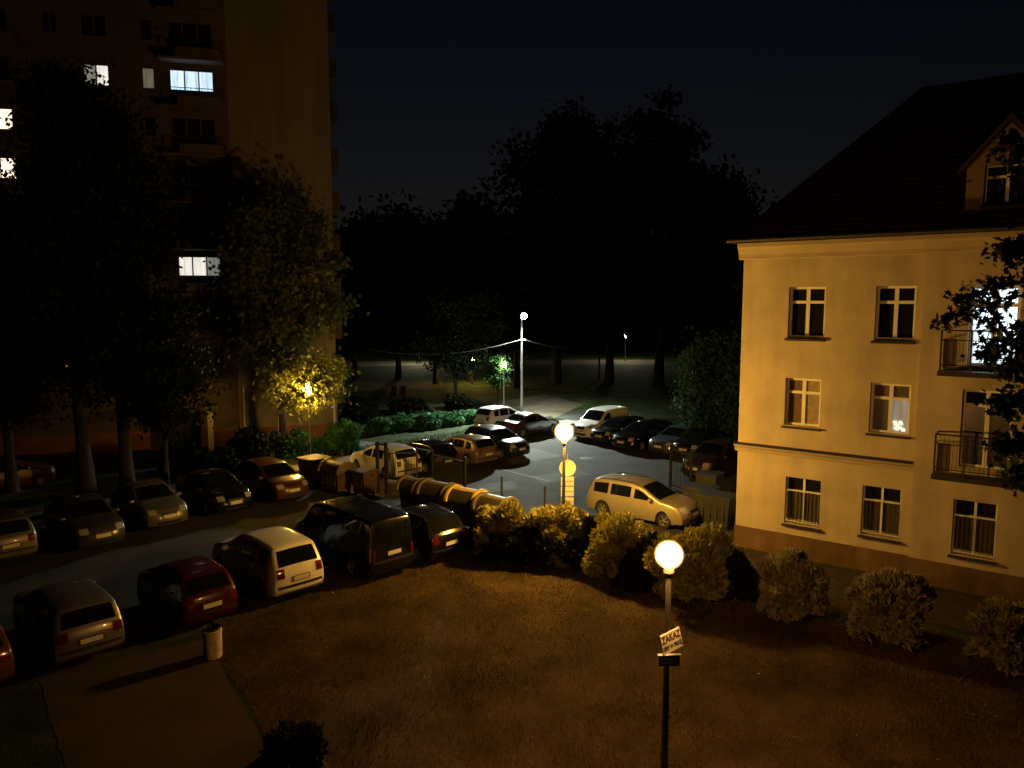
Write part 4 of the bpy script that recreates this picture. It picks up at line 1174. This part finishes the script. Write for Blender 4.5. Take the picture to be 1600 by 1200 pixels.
for a_, b_, c_, dd in bra:
    pts = [Vector((0, 0, min(11.5, ray_pt(*a_, dd).z-.6)))] + [ray_pt(*q_, dd) - nt for q_ in (a_, b_, c_)]
    tw.tube(pts, [.07, .035, .018, .006], M['bark'], 6)
    n_ = 11 if a_ in ((1600, 440), (1610, 520), (1620, 580), (1600, 560)) else 16
    for i in range(n_):
        f = i/(n_-1)
        q_ = pts[1].lerp(pts[2], f*2) if f < .5 else pts[2].lerp(pts[3], f*2-1)
        cl_.append((*q_, .20*(1.15-.75*f)))
for i in range(60):          # the rest of the crown, outside the picture
    v = rand_dirs(1)[0]*rng.random()**.4
    cl_.append((v[0]*2.0+1.6, v[1]*2.2, 8.0+v[2]*4.2, .6))
tw.build('trunk', root, 60)
PP = []
for x, y, z, w in cl_:
    n_ = 17 if w < .5 else 80
    PP.append(np.array([x, y, z]) + rng.normal(size=(n_, 3))*np.array([w, w, w*.6]))
PP = np.concatenate(PP); A, B = leaf_axes(len(PP), .062, .5, .95)
quads_object('crown', PP, A, B, M['leaf_dark'], root, 'maple')

def shrub(name, label, px, yb, ytop, rpx, m, n=2600, leaf=.10, group=None, feather=True, cat='shrub', ry=None, lump=7, ratio=.34):
    p = at(px, yb); h = zpx(yb, ytop); R_ = rpx*mpp(yb)
    root = thing(name, label, cat, (p.x, p.y, 0), rng.random()*6, group)
    # lumpy surface: each lump is a plume of sprays
    K = rand_dirs(lump*4)
    K /= np.linalg.norm(K, axis=1, keepdims=True)
    amp = .62+.48*rng.random(len(K))
    d = rand_dirs(n); 
    d[:, 2] = np.where(d[:, 2] < -.97, -d[:, 2], d[:, 2])
    dots = d @ K.T; j = np.argmax(dots, axis=1)
    rr = amp[j]*(1-1.6*(1-dots[np.arange(n), j]))
    dep = 1-.42*rng.random(n)**2
    e3 = np.array([R_*1.14, (ry or R_)*1.14, h*.55])
    low = np.where(d[:, 2] < 0, 1/np.sqrt(np.maximum(1-np.minimum(.93, -d[:, 2])**2, .05))*.93, 1.0)
    fill = np.stack([low, low, np.ones(n)], 1)
    P = d*fill*rr[:, None]*dep[:, None]*e3 + np.array([0, 0, h*.50])
    P[:, 2] = np.maximum(P[:, 2], .04)
    if feather:
        a = d*.8 + np.array([0, 0, .5]) + rng.normal(size=(n, 3))*.5
        a /= np.linalg.norm(a, axis=1, keepdims=True)
        b = np.cross(a, rand_dirs(n)); b /= np.linalg.norm(b, axis=1, keepdims=True)
        sz = leaf*(.6+.9*rng.random((n, 1))); A, B = a*sz, b*sz*ratio
    else:
        A, B = leaf_axes(n, leaf, .0, .6)
    quads_object('foliage', P, A, B, m, root)
    st = MB()
    for k in range(7):
        q_ = K[k]; st.tube([(0, 0, 0), (q_[0]*R_*.4, q_[1]*R_*.4, h*.35), (q_[0]*R_*.75, q_[1]*R_*.75, h*(.35+.4*q_[2]))], [.04, .025, .006], M['bark'], 5)
    st.build('stem', root, 60)
    return root
gf_ = 'low dark yews in front of the golden conifers'
for lab, px, yb, yt, r_ in (('low dark yew below the first golden conifer, behind the black hatchback', 775, 878, 822, 28), ('low dark yew between the black hatchback and the hedge lamp', 815, 882, 824, 28), ('low dark yew at the very foot of the hedge lamp', 858, 886, 830, 28),
                            ('low dark yew just right of the hedge lamp post', 902, 892, 832, 28), ('low dark yew before the broad golden conifer', 945, 900, 842, 28), ('low dark yew left of the lawn lamp globe', 990, 918, 856, 30)):
    shrub('yew', lab, px, yb, yt, r_, M['leaf_yew'], 3600, .11, gf_)
gh = 'golden conifers of the hedge'
shrub('conifer', 'golden conifer with a lit crest, beside the yellow-lidded container', 786, 868, 774, 48, M['leaf_thuja'], 11000, .105, gh)
shrub('conifer', 'golden conifer lit from above at the foot of the hedge lamp', 872, 878, 786, 46, M['leaf_thuja'], 11000, .105, gh)
shrub('conifer', 'broad golden conifer in front of the estate car', 968, 900, 805, 56, M['leaf_thuja'], 11000, .105, gh)
shrub('conifer', 'large golden conifer behind the lawn lamp globe', 1080, 930, 822, 70, M['leaf_thuja'], 11000, .105, gh)
gy = 'dark evergreens between the golden ones'
for lab, px, yb, yt, r_ in (('dark evergreen filling the gap left of the hedge lamp', 829, 878, 812, 26), ('dark pointed evergreen right of the hedge lamp', 922, 892, 806, 22), ('dark evergreen tucked behind the lawn lamp', 1022, 918, 835, 30), ('low dark evergreen behind the black hatchback', 752, 862, 815, 24), ('dark evergreen at the building end of the hedge', 1150, 935, 868, 28)):
    shrub('evergreen', lab, px, yb, yt, r_, M['leaf_yew'], 2600, .13, gy)
gr = 'round clipped conifers before the yellow building'
shrub('round_conifer', 'round golden shrub, first one along the yellow building', 1240, 966, 862, 52, M['leaf_round'], 10000, .095, gr)
shrub('round_conifer', 'round golden shrub between two others under the ground-floor windows', 1389, 1003, 890, 57, M['leaf_round'], 10000, .095, gr)
shrub('round_conifer', 'dim round shrub cut off by the right picture edge', 1578, 1042, 934, 58, M['leaf_round'], 10000, .095, gr)
gb = 'clipped bushes along the pavement'
for lab, px, yb, yt, r_ in (('low clipped green bush next to the weeping shrub', 592, 677, 652, 26), ('tallest rounded green bush of the clipped row', 625, 673, 644, 22), ('green bush in the middle of the clipped row', 660, 670, 646, 26), ('wide green bush at the far part of the clipped row', 697, 664, 643, 26), ('last green bush before the far white hatchback', 728, 659, 639, 22)):
    shrub('bush', lab, px, yb, yt, r_, M['leaf_hedge'], 2400, .12, gb, feather=False)
shrub('weeping_shrub', 'pale green feathery shrub at the branch of the pavement', 538, 708, 656, 24, M['leaf_hedge'], 3200, .2, None)
for lab, px, yb, yt, r_, mm in (('dark bush under the maple trunk', 470, 712, 672, 26, 'leaf_hedge'), ('dim bush left of the maple trunk', 398, 726, 668, 40, 'leaf_dark'), ('low green bush right of the maple trunk', 505, 712, 684, 20, 'leaf_hedge'), ('dark bush before the porch pillar', 345, 742, 700, 30, 'leaf_dark'), ('dark bush at the block entrance', 280, 735, 690, 34, 'leaf_dark'),
                           ('dark shrub in the unlit verge left of the clipped row', 560, 660, 622, 30, 'leaf_dark'), ('dark shrub on the slope above the clipped row', 640, 645, 622, 34, 'leaf_dark'), ('dark shrub behind the far white hatchback', 720, 640, 615, 28, 'leaf_dark')):
    shrub('bush', lab, px, yb, yt, r_, M[mm], 2600, .14, None, feather=False)
shrub('low_shrub', 'dark low spreading shrub at the path edge in the foreground', 458, 1192, 1138, 48, M['leaf_yew'], 2600, .10, None)

# lawn grass: blades over the near lawn
def inside(P, poly):
    x, y = P[:, 0], P[:, 1]; c = np.zeros(len(P), bool); n = len(poly)
    for i in range(n):
        x0, y0 = poly[i]; x1, y1 = poly[(i+1) % n]
        c ^= ((y0 > y) != (y1 > y)) & (x < (x1-x0)*(y-y0)/(y1-y0+1e-12)+x0)
    return c
lawn = [tuple(at(*q)[:2]) for q in lawn_px]
nb = 200000
P = np.column_stack([rng.uniform(-8, 14, nb), rng.uniform(10, 28, nb), np.zeros(nb)]); P = P[inside(P, lawn)]
pn = .5+.5*np.sin(P[:, 0]*1.9+1.3*np.sin(P[:, 1]*1.3))*np.sin(P[:, 1]*2.3+np.sin(P[:, 0]*.8)*2)
P = P[rng.random(len(P)) < .55+.45*pn]
n = len(P)
a = rng.normal(size=(n, 3))*.55; a[:, 2] = 1; a /= np.linalg.norm(a, axis=1, keepdims=True)
hgt = (.022+.042*rng.random((n, 1)))
b = np.cross(a, rand_dirs(n)); b /= np.linalg.norm(b, axis=1, keepdims=True)
A = a*hgt; B = b*.008
P = P + A*.9
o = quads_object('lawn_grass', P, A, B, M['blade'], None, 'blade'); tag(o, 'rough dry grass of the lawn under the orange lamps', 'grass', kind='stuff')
n = 46
P = np.column_stack([rng.uniform(-6, 8, n), rng.uniform(11.5, 24, n), np.full(n, .07)]); P = P[inside(P, lawn)]
A, B = leaf_axes(len(P), .018, 0, .9); A[:, 2] *= .4
o = quads_object('clover_flowers', P, A, B, M['petal'], None, 'rhomb'); tag(o, 'scattered tiny white flowers in the lawn', 'flowers', kind='stuff')


vg = [tuple(at(*q)[:2]) for q in ((545, 700), (575, 684), (740, 655), (760, 668))] 
vg = [tuple(p[:2]) for p in (rearline(13.5, 16.85), rearline(31, 16.85), rearline(31, 18.6), rearline(13.5, 18.6))]
P = np.column_stack([rng.uniform(-20, 12, 90000), rng.uniform(25, 60, 90000), np.zeros(90000)]); P = P[inside(P, vg)]
n = len(P); a = rng.normal(size=(n, 3))*.5; a[:, 2] = 1; a /= np.linalg.norm(a, axis=1, keepdims=True)
b = np.cross(a, rand_dirs(n)); b /= np.linalg.norm(b, axis=1, keepdims=True)
A = a*(.05+.09*rng.random((n, 1))); P = P + A*.9
o = quads_object('verge_grass', P, A, b*.02, M['verge'], None, 'blade'); tag(o, 'green grass strip between pavement and clipped bushes', 'grass', kind='stuff')

n = 260
P = np.column_stack([rng.uniform(-7, 11, n), rng.uniform(11.5, 24, n), np.full(n, .05)]); P = P[inside(P, lawn)]
A, B = leaf_axes(len(P), .035, 0, .9); A[:, 2] *= .25; B[:, 2] *= .25
M['fallen'] = mat('fallen', (0.20, 0.13, 0.06), .8, .4, 20)
o = quads_object('fallen_leaves', P, A, B, M['fallen'], None, 'maple'); tag(o, 'dry fallen leaves scattered over the lawn', 'leaves', kind='stuff')
